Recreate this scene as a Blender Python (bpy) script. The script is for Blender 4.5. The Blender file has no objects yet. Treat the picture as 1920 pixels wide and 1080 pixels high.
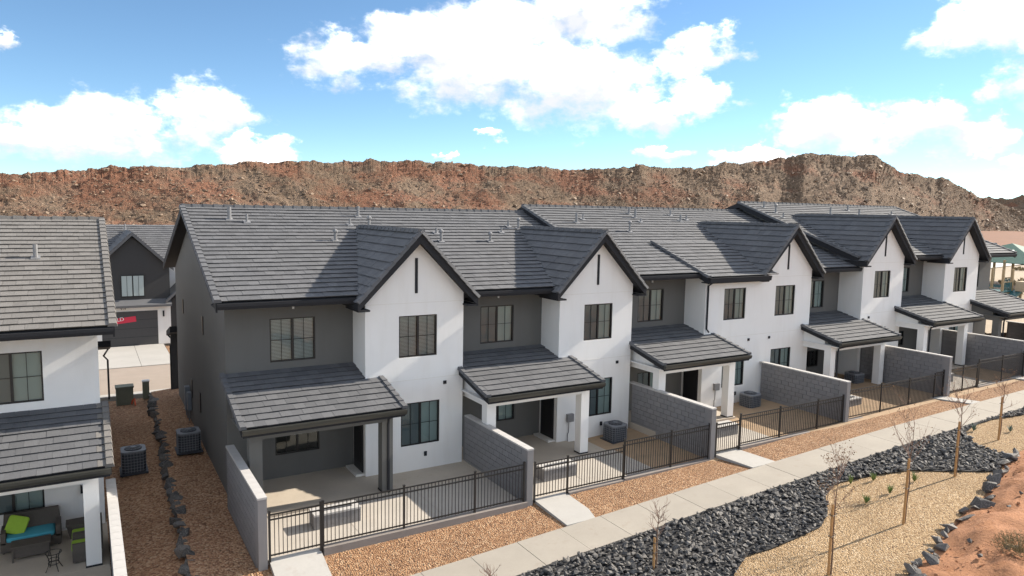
import bpy, bmesh, math, random
import numpy as np
from mathutils import Matrix, Vector
random.seed(7); rng = np.random.default_rng(11)
SC = bpy.context.scene; COL = SC.collection
R = math.radians

# ---------------------------------------------------------------- camera
cam_d = bpy.data.cameras.new('camera'); cam = bpy.data.objects.new('camera', cam_d); COL.objects.link(cam)
yaw, pitch, roll = 0.54055, 0.10598, 0.018187
fw = Vector((math.sin(yaw)*math.cos(pitch), math.cos(yaw)*math.cos(pitch), -math.sin(pitch)))
rt = Vector((math.cos(yaw), -math.sin(yaw), 0)); up = rt.cross(fw)
r2 = rt*math.cos(roll)+up*math.sin(roll); u2 = -rt*math.sin(roll)+up*math.cos(roll)
cam.matrix_world = Matrix.Translation((-3.8237, -23.1958, 9.2665)) @ Matrix((r2, u2, -fw)).transposed().to_4x4()
cam_d.sensor_width = 36; cam_d.lens = 1340.42/1920*36; cam_d.clip_start = .1; cam_d.clip_end = 12000
SC.camera = cam

# ---------------------------------------------------------------- light and sky
SUN_EL, SUN_AZ = R(30.5), R(93.0)          # azimuth clockwise from +Y
sdir = Vector((math.sin(SUN_AZ)*math.cos(SUN_EL), math.cos(SUN_AZ)*math.cos(SUN_EL), math.sin(SUN_EL)))
sl = bpy.data.lights.new('sun', 'SUN'); sl.energy = 2.0; sl.angle = R(.55); sl.color = (1, .90, .76)
so = bpy.data.objects.new('sun', sl); COL.objects.link(so)
so.rotation_euler = (-sdir).to_track_quat('-Z', 'Y').to_euler()
W_ = bpy.data.worlds.new('World'); SC.world = W_; W_.use_nodes = True
wt = W_.node_tree; wn = wt.nodes; wl = wt.links; wn.clear()
def wnode(t, **k):
    n = wn.new(t)
    for a, b in k.items(): setattr(n, a, b)
    return n
def wm(op, a, b=None, c=None, clamp=False):
    n = wn.new('ShaderNodeMath'); n.operation = op; n.use_clamp = clamp
    for i, x in enumerate((a, b, c)):
        if x is None: continue
        if isinstance(x, (int, float)): n.inputs[i].default_value = x
        else: wl.new(x, n.inputs[i])
    return n.outputs[0]
sky = wnode('ShaderNodeTexSky', sky_type='NISHITA', sun_disc=False, sun_elevation=SUN_EL, sun_rotation=SUN_AZ,
            altitude=1500, air_density=.8, dust_density=.0, ozone_density=1.3)
tc = wnode('ShaderNodeTexCoord'); sep = wnode('ShaderNodeSeparateXYZ'); wl.new(tc.outputs['Generated'], sep.inputs[0])
az = wm('MULTIPLY', wm('ARCTAN2', sep.outputs[0], sep.outputs[1]), 57.2958)
el = wm('MULTIPLY', wm('ARCSINE', sep.outputs[2]), 57.2958)
# cloud bodies as (azimuth, elevation, half width, half height) in degrees
CL = [(0, 4.6, 8.5, 1.9), (8.5, 6.4, 4.2, 2.5), (2, 6.3, 4.2, 2.1), (12, 4.0, 3.5, 1.2), (-7, 4.4, 6, 1.6), (-2.8, 9.8, 1.3, .8),
      (18, 11.3, 5.0, 2.2), (24, 12.4, 6, 2.8), (45.5, 8.6, 3.6, 1.7), (45, 12.2, 3.2, 2.0), (27, 10.9, 6.5, 3.6), (35, 10.2, 7.5, 4.2), (31, 14.5, 7, 2.8), (41.5, 7.7, 4.2, 1.5), (37, 15.4, 6, 3.0), (43.5, 10.6, 2.4, 1.2),
      (28.3, 5.6, 1.6, .5), (24.5, 4.2, .9, .6), (42.5, 5.1, 2.0, .6), (52, 17, 3, .9),
      (54, 6.3, 4.6, 2.4), (59.5, 6.3, 4.2, 2.0), (48.5, 4.6, 3.4, 1.1), (63, 5.6, 2.4, 1.2), (50, 3.9, 4, 1.0),
      (63.5, 12.8, 4.2, 3.0), (67.5, 9.6, 4.8, 3.4), (67, 4.0, 2.6, .8), (64.2, 2.6, 1.5, .7), (73, 13, 6, 4)]
mp = wnode('ShaderNodeMapping'); mp.inputs['Scale'].default_value = (1, 1, 1.6); wl.new(tc.outputs['Generated'], mp.inputs[0])
def wnoise(scale, detail, rough=.58, off=0.):
    n = wnode('ShaderNodeTexNoise'); n.inputs['Scale'].default_value = scale; n.inputs['Detail'].default_value = detail; n.inputs['Roughness'].default_value = rough
    if off:
        v = wnode('ShaderNodeVectorMath', operation='ADD'); wl.new(mp.outputs[0], v.inputs[0]); v.inputs[1].default_value = (off, off*.7, -off); wl.new(v.outputs[0], n.inputs[0])
    else: wl.new(mp.outputs[0], n.inputs[0])
    return n
nw = wnoise(13, 7, .6); sw_ = wnode('ShaderNodeSeparateColor'); wl.new(nw.outputs['Color'], sw_.inputs[0])
nd = wnoise(34, 7, .62, 3.1); nf = wnoise(3.4, 9, .56, 7.7); ns = wnoise(11, 7, .55, 11.3)
azw = wm('ADD', az, wm('MULTIPLY', wm('SUBTRACT', sw_.outputs[0], .5), 11.0)); elw = wm('ADD', el, wm('MULTIPLY', wm('SUBTRACT', sw_.outputs[1], .5), 5.5))
body = None; low = None
for a, e, w, h in CL:
    dx = wm('MULTIPLY', wm('SUBTRACT', azw, a), 1/w); dy = wm('MULTIPLY', wm('SUBTRACT', elw, e), 1/h)
    d = wm('SUBTRACT', 1.0, wm('ADD', wm('MULTIPLY', dx, dx), wm('MULTIPLY', dy, dy)))
    body = d if body is None else wm('MAXIMUM', body, d)
    lw = wm('MULTIPLY', dy, wm('MAXIMUM', d, 0.0)); low = lw if low is None else wm('ADD', low, lw)
dens_in = wm('ADD', wm('MULTIPLY', wm('MAXIMUM', body, -1.0), .8), wm('MULTIPLY', wm('SUBTRACT', nd.outputs[0], .5), 1.3))
dens_out = wm('ADD', wm('MULTIPLY', wm('SUBTRACT', nf.outputs[0], .465), 7.0), wm('MULTIPLY', wm('SUBTRACT', nd.outputs[0], .5), .8))  # unseen clouds beyond the frame, cover raised to add ambient light
m1 = wm('MULTIPLY', wm('SUBTRACT', wm('ABSOLUTE', wm('SUBTRACT', az, 31.0)), 41.0), 1/6, clamp=True); m2 = wm('MULTIPLY', wm('SUBTRACT', el, 18.0), 1/5, clamp=True)
msk = wm('MAXIMUM', m1, m2)
dens = wm('ADD', wm('MULTIPLY', dens_in, wm('SUBTRACT', 1.0, msk)), wm('MULTIPLY', dens_out, msk))
mr = wnode('ShaderNodeMapRange', interpolation_type='SMOOTHSTEP'); wl.new(dens, mr.inputs[0]); mr.inputs[1].default_value = -.08; mr.inputs[2].default_value = .85
shade = wm('ADD', wm('MULTIPLY', wm('SUBTRACT', ns.outputs[0], .5), 1.9), wm('ADD', wm('MULTIPLY', low, .7), .36), clamp=True)
shade = wm('POWER', shade, 1.8); alpha = wm('POWER', mr.outputs[0], 1.35)
cc = wnode('ShaderNodeMix', data_type='RGBA'); wl.new(shade, cc.inputs[0]); cc.inputs[6].default_value = (1.32, 1.35, 1.41, 1); cc.inputs[7].default_value = (9.0, 8.9, 8.7, 1)
mxs = wnode('ShaderNodeMix', data_type='RGBA'); wl.new(alpha, mxs.inputs[0]); vs = wnode('ShaderNodeVectorMath', operation='MULTIPLY'); wl.new(sky.outputs[0], vs.inputs[0]); vs.inputs[1].default_value = (.215, .255, .262); wl.new(vs.outputs[0], mxs.inputs[6]); wl.new(cc.outputs[2], mxs.inputs[7])
bg = wnode('ShaderNodeBackground'); bg.inputs[1].default_value = .15; wl.new(mxs.outputs[2], bg.inputs[0])
wo = wnode('ShaderNodeOutputWorld'); wl.new(bg.outputs[0], wo.inputs[0])
SC.view_settings.view_transform = 'Standard'; SC.view_settings.look = 'None'; SC.view_settings.gamma = 1; SC.view_settings.exposure = 2.25
SC.render.resolution_x = 1024; SC.render.resolution_y = 576

# ---------------------------------------------------------------- materials
class NT:
    def __init__(s, name):
        s.m = bpy.data.materials.new(name); s.m.use_nodes = True; s.t = s.m.node_tree; s.n = s.t.nodes; s.l = s.t.links
        s.b = s.n['Principled BSDF']; s.tc = s.n.new('ShaderNodeTexCoord')
    def node(s, t, **k):
        n = s.n.new(t)
        for a, b in k.items():
            if a in n.inputs: n.inputs[a].default_value = b
            else: setattr(n, a, b)
        return n
    def map(s, scale, src='Object', rot=(0, 0, 0)):
        m = s.n.new('ShaderNodeMapping'); m.inputs['Scale'].default_value = scale; m.inputs['Rotation'].default_value = rot
        s.l.new(s.tc.outputs[src], m.inputs[0]); return m.outputs[0]
    def noise(s, scale, detail=4, rough=.55, vec=None):
        n = s.node('ShaderNodeTexNoise', Scale=scale, Detail=detail, Roughness=rough); s.l.new(vec or s.tc.outputs['Object'], n.inputs[0]); return n.outputs[0]
    def vor(s, scale, vec=None, out='Color', feature='F1'):
        n = s.node('ShaderNodeTexVoronoi', Scale=scale, feature=feature); s.l.new(vec or s.tc.outputs['Object'], n.inputs[0]); return n.outputs[out]
    def ramp(s, fac, stops, interp='LINEAR'):
        r = s.n.new('ShaderNodeValToRGB'); r.color_ramp.interpolation = interp; e = r.color_ramp.elements
        while len(e) < len(stops): e.new(.5)
        for q, (p, c) in zip(e, stops): q.position = p; q.color = (*c, 1) if len(c) == 3 else c
        s.l.new(fac, r.inputs[0]); return r.outputs[0]
    def mix(s, fac, a, b, blend='MIX'):
        n = s.node('ShaderNodeMix', data_type='RGBA', blend_type=blend)
        for i, x in ((0, fac), (6, a), (7, b)):
            if isinstance(x, (int, float)): n.inputs[i].default_value = x
            elif isinstance(x, tuple): n.inputs[i].default_value = (*x, 1)
            else: s.l.new(x, n.inputs[i])
        return n.outputs[2]
    def math(s, op, a, b=0.0):
        n = s.n.new('ShaderNodeMath'); n.operation = op
        for i, x in enumerate((a, b)):
            if isinstance(x, (int, float)): n.inputs[i].default_value = x
            else: s.l.new(x, n.inputs[i])
        return n.outputs[0]
    def bump(s, h, strength=.3, dist=.02):
        n = s.node('ShaderNodeBump', Strength=strength, Distance=dist); s.l.new(h, n.inputs['Height']); s.l.new(n.outputs[0], s.b.inputs['Normal'])
    def col(s, c):
        if isinstance(c, tuple): s.b.inputs['Base Color'].default_value = (*c, 1)
        else: s.l.new(c, s.b.inputs['Base Color'])
    def set(s, **k):
        for a, b in k.items(): s.b.inputs[a.replace('_', ' ')].default_value = b
        return s
MAT = {}
def simple(name, c, rough=.6, var=.12, scale=6, bump=0, bscale=60, **k):
    t = NT(name); n = t.noise(scale, 5)
    a = tuple(x*(1-var) for x in c); b = tuple(min(1, x*(1+var)) for x in c)
    t.col(t.mix(n, a, b)); t.set(Roughness=rough, **k)
    if bump: t.bump(t.noise(bscale, 3), bump, .01)
    MAT[name] = t.m; return t.m
def stucco(name, c):
    t = NT(name); big = t.noise(.6, 5); st = t.noise(1.0, 5, .6, t.map((2.5, 2.5, .35)))
    base = t.mix(big, tuple(x*.93 for x in c), tuple(x*1.05 for x in c))
    t.col(t.mix(t.ramp(st, [(.5, (0, 0, 0)), (.78, (.35, .35, .35))]), base, (c[0]*.82, c[1]*.80, c[2]*.76)))
    t.set(Roughness=.9); t.bump(t.noise(38, 5, .65), .4, .015); MAT[name] = t.m
stucco('white_stucco', (.80, .79, .77)); stucco('dark_stucco', (.128, .127, .121)); stucco('house_charcoal', (.045, .045, .046))
simple('black_trim', (.024, .025, .029), .75, Specular_IOR_Level=.25); simple('gutter', (.055, .056, .05), .35, Metallic=.3)
simple('black_metal', (.020, .018, .017), .4); simple('window_frame', (.012, .012, .013), .4)
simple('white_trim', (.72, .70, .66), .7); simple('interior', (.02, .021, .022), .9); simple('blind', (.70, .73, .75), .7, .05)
simple('bug_screen', (.15, .175, .19), .8, .06, 2); simple('curtain', (.37, .43, .425), .8, .08, 2); simple('galvanised', (.22, .22, .225), .55, Metallic=.2); simple('door_black', (.012, .012, .014), .35)
simple('plastic_white', (.7, .7, .7), .5); simple('utility_green', (.17, .185, .14), .6); simple('orange_pipe', (.6, .1, .03), .5); simple('meter_grey', (.17, .19, .22), .5)
simple('ac_dark', (.035, .04, .05), .5); simple('ac_top', (.19, .20, .22), .45); simple('garage_door', (.05, .05, .053), .5)
simple('wicker', (.085, .072, .062), .8, .35, 60, .5, 90); simple('teal_fabric', (.06, .33, .44), .9); simple('lime_fabric', (.30, .48, .05), .9)
simple('stake_wood', (.42, .23, .09), .8, .25, 20); simple('bark', (.17, .11, .075), .9, .3, 30); simple('twig', (.24, .15, .11), .9, .3, 30); simple('dry_leaf', (.28, .19, .12), .9, .3, 10)
simple('yucca', (.16, .21, .06), .7, .3, 10); simple('agave', (.10, .16, .13), .7); simple('dry_shrub', (.24, .19, .10), .9, .35, 8)
simple('canopy_green', (.025, .10, .075), .7); simple('canopy_white', (.62, .55, .68), .7); simple('play_post', (.34, .25, .14), .7); simple('play_teal', (.03, .12, .13), .5); simple('play_tan', (.45, .36, .25), .7)
simple('banner_red', (.62, .03, .07), .6, .05); simple('lettering', (.8, .8, .8), .6, .02); simple('asphalt', (.30, .25, .21), .95, .12, 1.5, .3, 40)
simple('far_tan', (.34, .27, .19), .95, .2, .15); simple('far_orange', (.17, .068, .028), .95, .3, .12); simple('far_white', (.55, .52, .48), .9, .15, .1)
def glass():
    t = NT('window_glass'); t.n.remove(t.b)
    fr = t.node('ShaderNodeFresnel', IOR=1.6); tr = t.node('ShaderNodeBsdfTransparent'); tr.inputs[0].default_value = (.84, .90, .89, 1)
    gl = t.node('ShaderNodeBsdfGlossy', Roughness=.03); gl.inputs[0].default_value = (.9, .95, .95, 1)
    n = t.noise(1.3, 2); bp = t.node('ShaderNodeBump', Strength=.05, Distance=.05); t.l.new(n, bp.inputs['Height']); t.l.new(bp.outputs[0], gl.inputs['Normal'])
    f = t.math('ADD', t.math('MULTIPLY', fr.outputs[0], .9), .02)
    mx = t.node('ShaderNodeMixShader'); t.l.new(f, mx.inputs[0]); t.l.new(tr.outputs[0], mx.inputs[1]); t.l.new(gl.outputs[0], mx.inputs[2])
    t.l.new(mx.outputs[0], t.n['Material Output'].inputs[0]); MAT['glass'] = t.m
glass()
def tile(name, a, b, warm):
    t = NT(name); g = t.node('ShaderNodeNewGeometry'); oi = t.node('ShaderNodeObjectInfo')
    r = t.math('FRACT', t.math('ADD', g.outputs['Random Per Island'], oi.outputs['Random']))
    # fine striations running down the slope (world x varies quickly, along the slope slowly)
    st = t.noise(1, 4, .6, t.map((46, 5, 5))); big = t.noise(.5, 3)
    c = t.mix(r, a, b); c = t.mix(t.ramp(st, [(.3, (0, 0, 0)), (.7, (1, 1, 1))]), t.mix(.2, c, (.035, .035, .038)), c)
    c = t.mix(t.ramp(big, [(.4, (0, 0, 0)), (.75, (.35, .35, .35))]), c, warm)
    t.col(c); t.set(Roughness=.85); t.bump(st, .3, .01); MAT[name] = t.m
tile('roof_tile', (.095, .098, .106), (.127, .130, .139), (.120, .119, .121)); tile('roof_tile_warm', (.150, .142, .134), (.19, .180, .170), (.175, .165, .154))
def concrete(name, c):
    t = NT(name); n = t.noise(.9, 6, .6); n2 = t.noise(14, 4); oi = t.node('ShaderNodeObjectInfo')
    k = t.mix(n, tuple(x*.76 for x in c), tuple(x*1.12 for x in c)); k = t.mix(t.math('MULTIPLY', oi.outputs['Random'], .35), k, tuple(x*.78 for x in c)); st = t.noise(2.3, 6, .7); k = t.mix(t.ramp(st, [(.58, (0, 0, 0)), (.72, (.45, .45, .45))]), k, (c[0]*.7, c[1]*.62, c[2]*.55)); k = t.mix(t.ramp(n2, [(.4, (0, 0, 0)), (.75, (.3, .3, .3))]), k, tuple(x*.8 for x in c))
    t.col(k); t.set(Roughness=.9); t.bump(t.noise(90, 3), .15, .006); MAT[name] = t.m
concrete('concrete', (.37, .335, .285)); concrete('patio_concrete', (.46, .42, .37)); concrete('porch_concrete', (.48, .42, .345)); concrete('curb_concrete', (.25, .22, .20)); concrete('driveway', (.43, .415, .39))
def cmu():
    t = NT('block'); oi = t.node('ShaderNodeObjectInfo'); n = t.noise(7, 5, .65)
    k = t.mix(oi.outputs['Random'], (.195, .19, .192), (.225, .218, .22)); k = t.mix(t.math('MULTIPLY', n, .4), k, (.18, .174, .176))
    t.col(k); t.set(Roughness=.95); t.bump(t.noise(45, 5, .7), .6, .012); MAT['block'] = t.m
    simple('mortar', (.155, .151, .151), .95); t = NT('block_cap'); k = t.mix(t.noise(6, 5), (.38, .37, .355), (.48, .465, .45)); t.col(k); t.set(Roughness=.9); MAT['block_cap'] = t.m
    t = NT('white_block'); t.col(t.mix(t.noise(4, 5), (.52, .51, .5), (.62, .61, .6))); t.set(Roughness=.9); t.bump(t.noise(40, 4), .4, .01); MAT['white_block'] = t.m
cmu()
def gravel(name, stops, scale, big=(.55, .8)):
    t = NT(name); v = t.vor(scale); d = t.vor(scale, out='Distance'); sepc = t.node('ShaderNodeSeparateColor'); t.l.new(v, sepc.inputs[0])
    c = t.ramp(sepc.outputs[0], stops); b = t.noise(.45, 5)
    c = t.mix(t.ramp(b, [(.35, (0, 0, 0)), (.7, (.4, .4, .4))]), c, tuple(x*.62 for x in stops[1][1]))
    gap = t.ramp(d, [(.0, (1, 1, 1)), (.62, (.95, .95, .95)), (.95, (.35, .3, .28))]); c = t.mix(1.0, c, gap, 'MULTIPLY')
    t.col(c); t.set(Roughness=.95)
    h = t.math('ADD', t.math('MULTIPLY', d, -1.0), t.math('MULTIPLY', sepc.outputs[1], .7)); t.bump(h, 1.0, .045); MAT[name] = t.m
gravel('orange_gravel', [(0, (.17, .085, .045)), (.3, (.31, .165, .08)), (.65, (.40, .225, .115)), (1, (.54, .37, .23))], 20)
gravel('tan_gravel', [(0, (.24, .15, .075)), (.3, (.38, .25, .125)), (.65, (.46, .315, .17)), (1, (.60, .46, .30))], 21)
gravel('alley_gravel', [(0, (.22, .11, .06)), (.3, (.40, .21, .115)), (.65, (.50, .29, .16)), (1, (.64, .44, .28))], 17)
def rock(name, a, b, pale):
    t = NT(name); oi = t.node('ShaderNodeObjectInfo'); g = t.node('ShaderNodeNewGeometry'); r = t.math('FRACT', t.math('ADD', oi.outputs['Random'], g.outputs['Random Per Island']))
    n = t.noise(9, 5, .65); c = t.mix(r, a, b); c = t.mix(t.ramp(n, [(.45, (0, 0, 0)), (.75, (.7, .7, .7))]), c, pale)
    t.col(c); t.set(Roughness=.75); t.bump(n, .5, .02); MAT[name] = t.m
rock('black_rock', (.026, .026, .027), (.12, .113, .106), (.28, .26, .24)); rock('edge_rock', (.085, .084, .086), (.28, .22, .17), (.48, .42, .35))
rock('hill_rock', (.13, .09, .06), (.26, .18, .12), (.36, .27, .19)); simple('rock_bed', (.022, .022, .024), .95, .4, 20)
def dirt():
    t = NT('red_dirt'); n = t.noise(1.2, 7, .65); v = t.noise(11, 6, .7)
    c = t.mix(n, (.27, .115, .052), (.44, .22, .11)); c = t.mix(t.ramp(v, [(.5, (0, 0, 0)), (.72, (.8, .8, .8))]), c, (.20, .085, .045)); t.col(c); t.set(Roughness=.97); t.bump(v, .8, .06); MAT['red_dirt'] = t.m
    t = NT('desert_soil'); n = t.noise(.05, 6, .6); v = t.noise(1.5, 6, .7); c = t.mix(n, (.30, .22, .14), (.40, .27, .165)); c = t.mix(t.ramp(v, [(.5, (0, 0, 0)), (.75, (.6, .6, .6))]), c, (.20, .16, .10)); t.col(c); t.set(Roughness=.97); MAT['desert_soil'] = t.m
    t = NT('hill_soil'); P = t.map((1, 1, 1)); n = t.noise(.035, 6, .6, P); fine = t.noise(.55, 7, .72, P); streak = t.noise(1, 6, .6, t.map((.03, .03, .09))); sx = t.node('ShaderNodeSeparateXYZ'); t.l.new(t.tc.outputs['Object'], sx.inputs[0])
    soil = t.mix(fine, (.135, .092, .060), (.29, .20, .135)); red = t.mix(fine, (.165, .07, .042), (.34, .155, .088))
    left = t.node('ShaderNodeMapRange'); t.l.new(sx.outputs[0], left.inputs[0]); left.inputs[1].default_value = -50; left.inputs[2].default_value = 420; left.inputs[3].default_value = .06; left.inputs[4].default_value = -.005
    f = t.ramp(t.math('ADD', t.math('ADD', t.math('MULTIPLY', n, .5), t.math('MULTIPLY', streak, .5)), left.outputs[0]), [(.50, (0, 0, 0)), (.60, (.9, .9, .9))])
    c = t.mix(f, soil, red); veg = t.ramp(t.noise(.9, 5, .7, P), [(.56, (0, 0, 0)), (.66, (.75, .75, .75))]); c = t.mix(veg, c, (.105, .095, .06))
    dk = t.ramp(t.vor(.35, P, 'Distance'), [(.0, (.55, .5, .48)), (.4, (1, 1, 1))]); c = t.mix(1.0, c, dk, 'MULTIPLY')
    t.col(c); t.set(Roughness=.98); t.bump(t.math('ADD', fine, t.noise(1.8, 5, .7, P)), 1.0, 1.3); MAT['hill_soil'] = t.m
dirt()

# ---------------------------------------------------------------- mesh helpers
class MB:
    def __init__(s): s.v = []; s.f = []
    def add(s, vs, fs):
        o = len(s.v); s.v += [tuple(p) for p in vs]; s.f += [tuple(i+o for i in f) for f in fs]; return s
    def box(s, x0, x1, y0, y1, z0, z1):
        x0, x1 = sorted((x0, x1)); y0, y1 = sorted((y0, y1)); z0, z1 = sorted((z0, z1))
        return s.add([(x0,y0,z0),(x1,y0,z0),(x1,y1,z0),(x0,y1,z0),(x0,y0,z1),(x1,y0,z1),(x1,y1,z1),(x0,y1,z1)],
                     [(0,3,2,1),(4,5,6,7),(0,1,5,4),(1,2,6,5),(2,3,7,6),(3,0,4,7)])
    def hexa(s, b, t):     # four bottom points, four top points (any winding; normals are recalculated)
        return s.add(list(b)+list(t), [(0,3,2,1),(4,5,6,7),(0,1,5,4),(1,2,6,5),(2,3,7,6),(3,0,4,7)])
    def prism_x(s, poly, x0, x1):   # polygon in (y,z) extruded along x
        n = len(poly); return s.add([(x0, y, z) for y, z in poly]+[(x1, y, z) for y, z in poly], [tuple(range(n)), tuple(range(2*n-1, n-1, -1))]+[(i, (i+1) % n, n+(i+1) % n, n+i) for i in range(n)])
    def prism_y(s, poly, y0, y1):
        n = len(poly); return s.add([(x, y0, z) for x, z in poly]+[(x, y1, z) for x, z in poly], [tuple(range(n)), tuple(range(2*n-1, n-1, -1))]+[(i, (i+1) % n, n+(i+1) % n, n+i) for i in range(n)])
    def prism_z(s, poly, z0, z1):
        n = len(poly); return s.add([(x, y, z0) for x, y in poly]+[(x, y, z1) for x, y in poly], [tuple(range(n)), tuple(range(2*n-1, n-1, -1))]+[(i, (i+1) % n, n+(i+1) % n, n+i) for i in range(n)])
    def tube(s, pts, r, n=6, cap=True):
        pts = [Vector(p) for p in pts]; rs = r if isinstance(r, (list, tuple)) else [r]*len(pts); o = len(s.v)
        for i, p in enumerate(pts):
            d = (pts[min(i+1, len(pts)-1)]-pts[max(i-1, 0)]).normalized(); a = d.cross(Vector((.31, .17, .93))); a = (a if a.length > 1e-3 else d.cross(Vector((1, 0, 0)))).normalized(); b = d.cross(a)
            for k in range(n): s.v.append(tuple(p+(a*math.cos(2*math.pi*k/n)+b*math.sin(2*math.pi*k/n))*rs[i]))
        for i in range(len(pts)-1):
            for k in range(n): s.f.append((o+i*n+k, o+i*n+(k+1) % n, o+(i+1)*n+(k+1) % n, o+(i+1)*n+k))
        if cap: s.f.append(tuple(o+k for k in range(n))); s.f.append(tuple(o+(len(pts)-1)*n+k for k in range(n-1, -1, -1)))
        return s
    def mesh(s, name, recalc=True, smooth=False):
        me = bpy.data.meshes.new(name); me.from_pydata(s.v, [], s.f)
        if recalc:
            bm = bmesh.new(); bm.from_mesh(me); bmesh.ops.recalc_face_normals(bm, faces=bm.faces); bm.to_mesh(me); bm.free()
        if smooth: me.polygons.foreach_set('use_smooth', [True]*len(me.polygons))
        me.update(); return me
    def obj(s, name, mat, parent=None, recalc=True, smooth=False):
        return put(name, s.mesh(name, recalc, smooth), mat, parent)
def put(name, me, mat, parent=None, mtx=None):
    if mat and not me.materials: me.materials.append(MAT[mat])
    o = bpy.data.objects.new(name, me); COL.objects.link(o)
    if mtx is not None: o.matrix_basis = mtx
    if parent is not None:
        o.parent = parent
        if parent.get('_root'): o.matrix_parent_inverse = Matrix.Translation(parent.location).inverted()
    return o
def thing(name, label, cat, loc=(0, 0, 0), group=None):
    o = bpy.data.objects.new(name, None); COL.objects.link(o); o.location = loc; o['_root'] = 1; o['label'] = label; o['category'] = cat; o.empty_display_size = .2
    if group: o['group'] = group
    return o
def tag(o, label, cat, group=None):
    o['label'] = label; o['category'] = cat
    if group: o['group'] = group
    return o
def struct(o): o['kind'] = 'structure'; return o
def stuff(o): o['kind'] = 'stuff'; return o
_ZX = [-14, 5, 10, 16, 24, 32.5, 40, 46]; _ZZ = [-1.17, -.355, -.09, .20, .54, .78, .93, 1.03]
def zf(x): return float(np.interp(x, _ZX, _ZZ))

# noise on arrays
_TB = np.random.default_rng(5).random((16, 512, 512))
def vnoise(x, y, seed=0):
    xi = np.floor(x).astype(int); yi = np.floor(y).astype(int); fx = x-xi; fy = y-yi; fx = fx*fx*(3-2*fx); fy = fy*fy*(3-2*fy)
    tb = _TB[seed % 16]
    def h(a, b): return tb[a % 512, b % 512]
    return (h(xi, yi)*(1-fx)+h(xi+1, yi)*fx)*(1-fy)+(h(xi, yi+1)*(1-fx)+h(xi+1, yi+1)*fx)*fy
def fbm(x, y, o=5, seed=0, g=.5):
    a = 1; s = 0; t = 0
    for i in range(o): s = s+a*vnoise(x*2**i+13.7*i, y*2**i-7.1*i, seed+i); t += a; a *= g
    return s/t

# rocks: a few shared angular shapes
def rock_mesh(name, seed, n=14, flat=.7):
    r = random.Random(seed); bm = bmesh.new()
    for i in range(n):
        v = Vector((r.gauss(0, 1), r.gauss(0, 1), r.gauss(0, 1))).normalized()*r.uniform(.75, 1.1); bm.verts.new((v.x*r.uniform(.8, 1), v.y*r.uniform(.7, .9), v.z*flat))
    h = bmesh.ops.convex_hull(bm, input=bm.verts); bmesh.ops.delete(bm, geom=[g for g in h['geom_interior'] if isinstance(g, bmesh.types.BMVert)], context='VERTS')
    me = bpy.data.meshes.new(name); bm.to_mesh(me); bm.free(); return me
ROCKS = [rock_mesh('rock', i, 13, random.Random(i).uniform(.5, .85)) for i in range(10)]
ROCKV = [(np.array([v.co[:] for v in m.vertices]), [tuple(p.vertices) for p in m.polygons]) for m in ROCKS]
def rot_m(): return Matrix.Rotation(random.uniform(0, 6.28), 4, 'Z') @ Matrix.Rotation(random.uniform(-.7, .7), 4, 'X') @ Matrix.Rotation(random.uniform(-.7, .7), 4, 'Y')

# ================================================================= SETTING
def ground_sheet():
    xs = sorted(set([-4000, -1500, -600, -250, -120, -60, -30] + [-14+2*i for i in range(31)] + [50, 60, 80, 120, 250, 600, 1500, 4000])); ys = [-300, -120, -60, -35, -20, -10, 0, 12, 25, 40, 60, 100, 200, 400, 900, 2000, 5000]
    v = [(x, y, zf(x)-.16-(.25 if y > 16 and x < 30 else 0)) for y in ys for x in xs]; n = len(xs)
    f = [(j*n+i, j*n+i+1, (j+1)*n+i+1, (j+1)*n+i) for j in range(len(ys)-1) for i in range(n-1)]
    m = MB(); m.v = v; m.f = f; struct(m.obj('ground', 'desert_soil', recalc=False))
ground_sheet()
def sheet(name, poly, zfun, mat, res=None):
    """flat sheet over polygon (x,y), triangulated, height from zfun"""
    bm = bmesh.new(); vs = [bm.verts.new((x, y, 0)) for x, y in poly]; fc = bm.faces.new(vs); bmesh.ops.triangulate(bm, faces=[fc])
    for _ in range(res or 0): bmesh.ops.subdivide_edges(bm, edges=bm.edges[:], cuts=1, use_grid_fill=True)
    bmesh.ops.recalc_face_normals(bm, faces=bm.faces)
    for v in bm.verts: v.co.z = zfun(v.co.x, v.co.y)
    bm.normal_update()
    if sum(f.normal.z for f in bm.faces) < 0: bmesh.ops.reverse_faces(bm, faces=bm.faces)
    me = bpy.data.meshes.new(name); bm.to_mesh(me); bm.free(); return put(name, me, mat)
# gravel strip between the yards and the sidewalk, tan gravel beyond the black rock
NXS = [-14+2*i for i in range(31)]
def strip(name, y0, y1, dz, mat, xa=-14, xb=46):
    xs = [xa]+[x for x in NXS if xa < x < xb]+[xb]; m = MB()
    for a, b in zip(xs, xs[1:]): m.add([(a, y0, zf(a)+dz), (b, y0, zf(b)+dz), (b, y1, zf(b)+dz), (a, y1, zf(a)+dz)], [(0, 1, 2, 3)])
    return struct(m.obj(name, mat, recalc=False))
GX = [-14, 1.3, 8.4, 10.1, 16.5, 17.9, 24.6, 32, 40, 46]; GZ = [-.7, -.14, -.13, -.02, .03, .16, .36, .56, .72, .8]
m = MB(); xs = sorted(set(NXS+GX))
for a, b in zip(xs, xs[1:]):
    ya = [np.interp(q, GX, GZ) for q in (a, b)]; m.add([(a, -6.34, zf(a)-.03), (b, -6.34, zf(b)-.03), (b, -4.4, ya[1]), (a, -4.4, ya[0])], [(0, 1, 2, 3)])
struct(m.obj('gravel_strip', 'orange_gravel', recalc=False))
strip('gravel_bed', -14.6, -7.8, -.06, 'tan_gravel')
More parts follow.
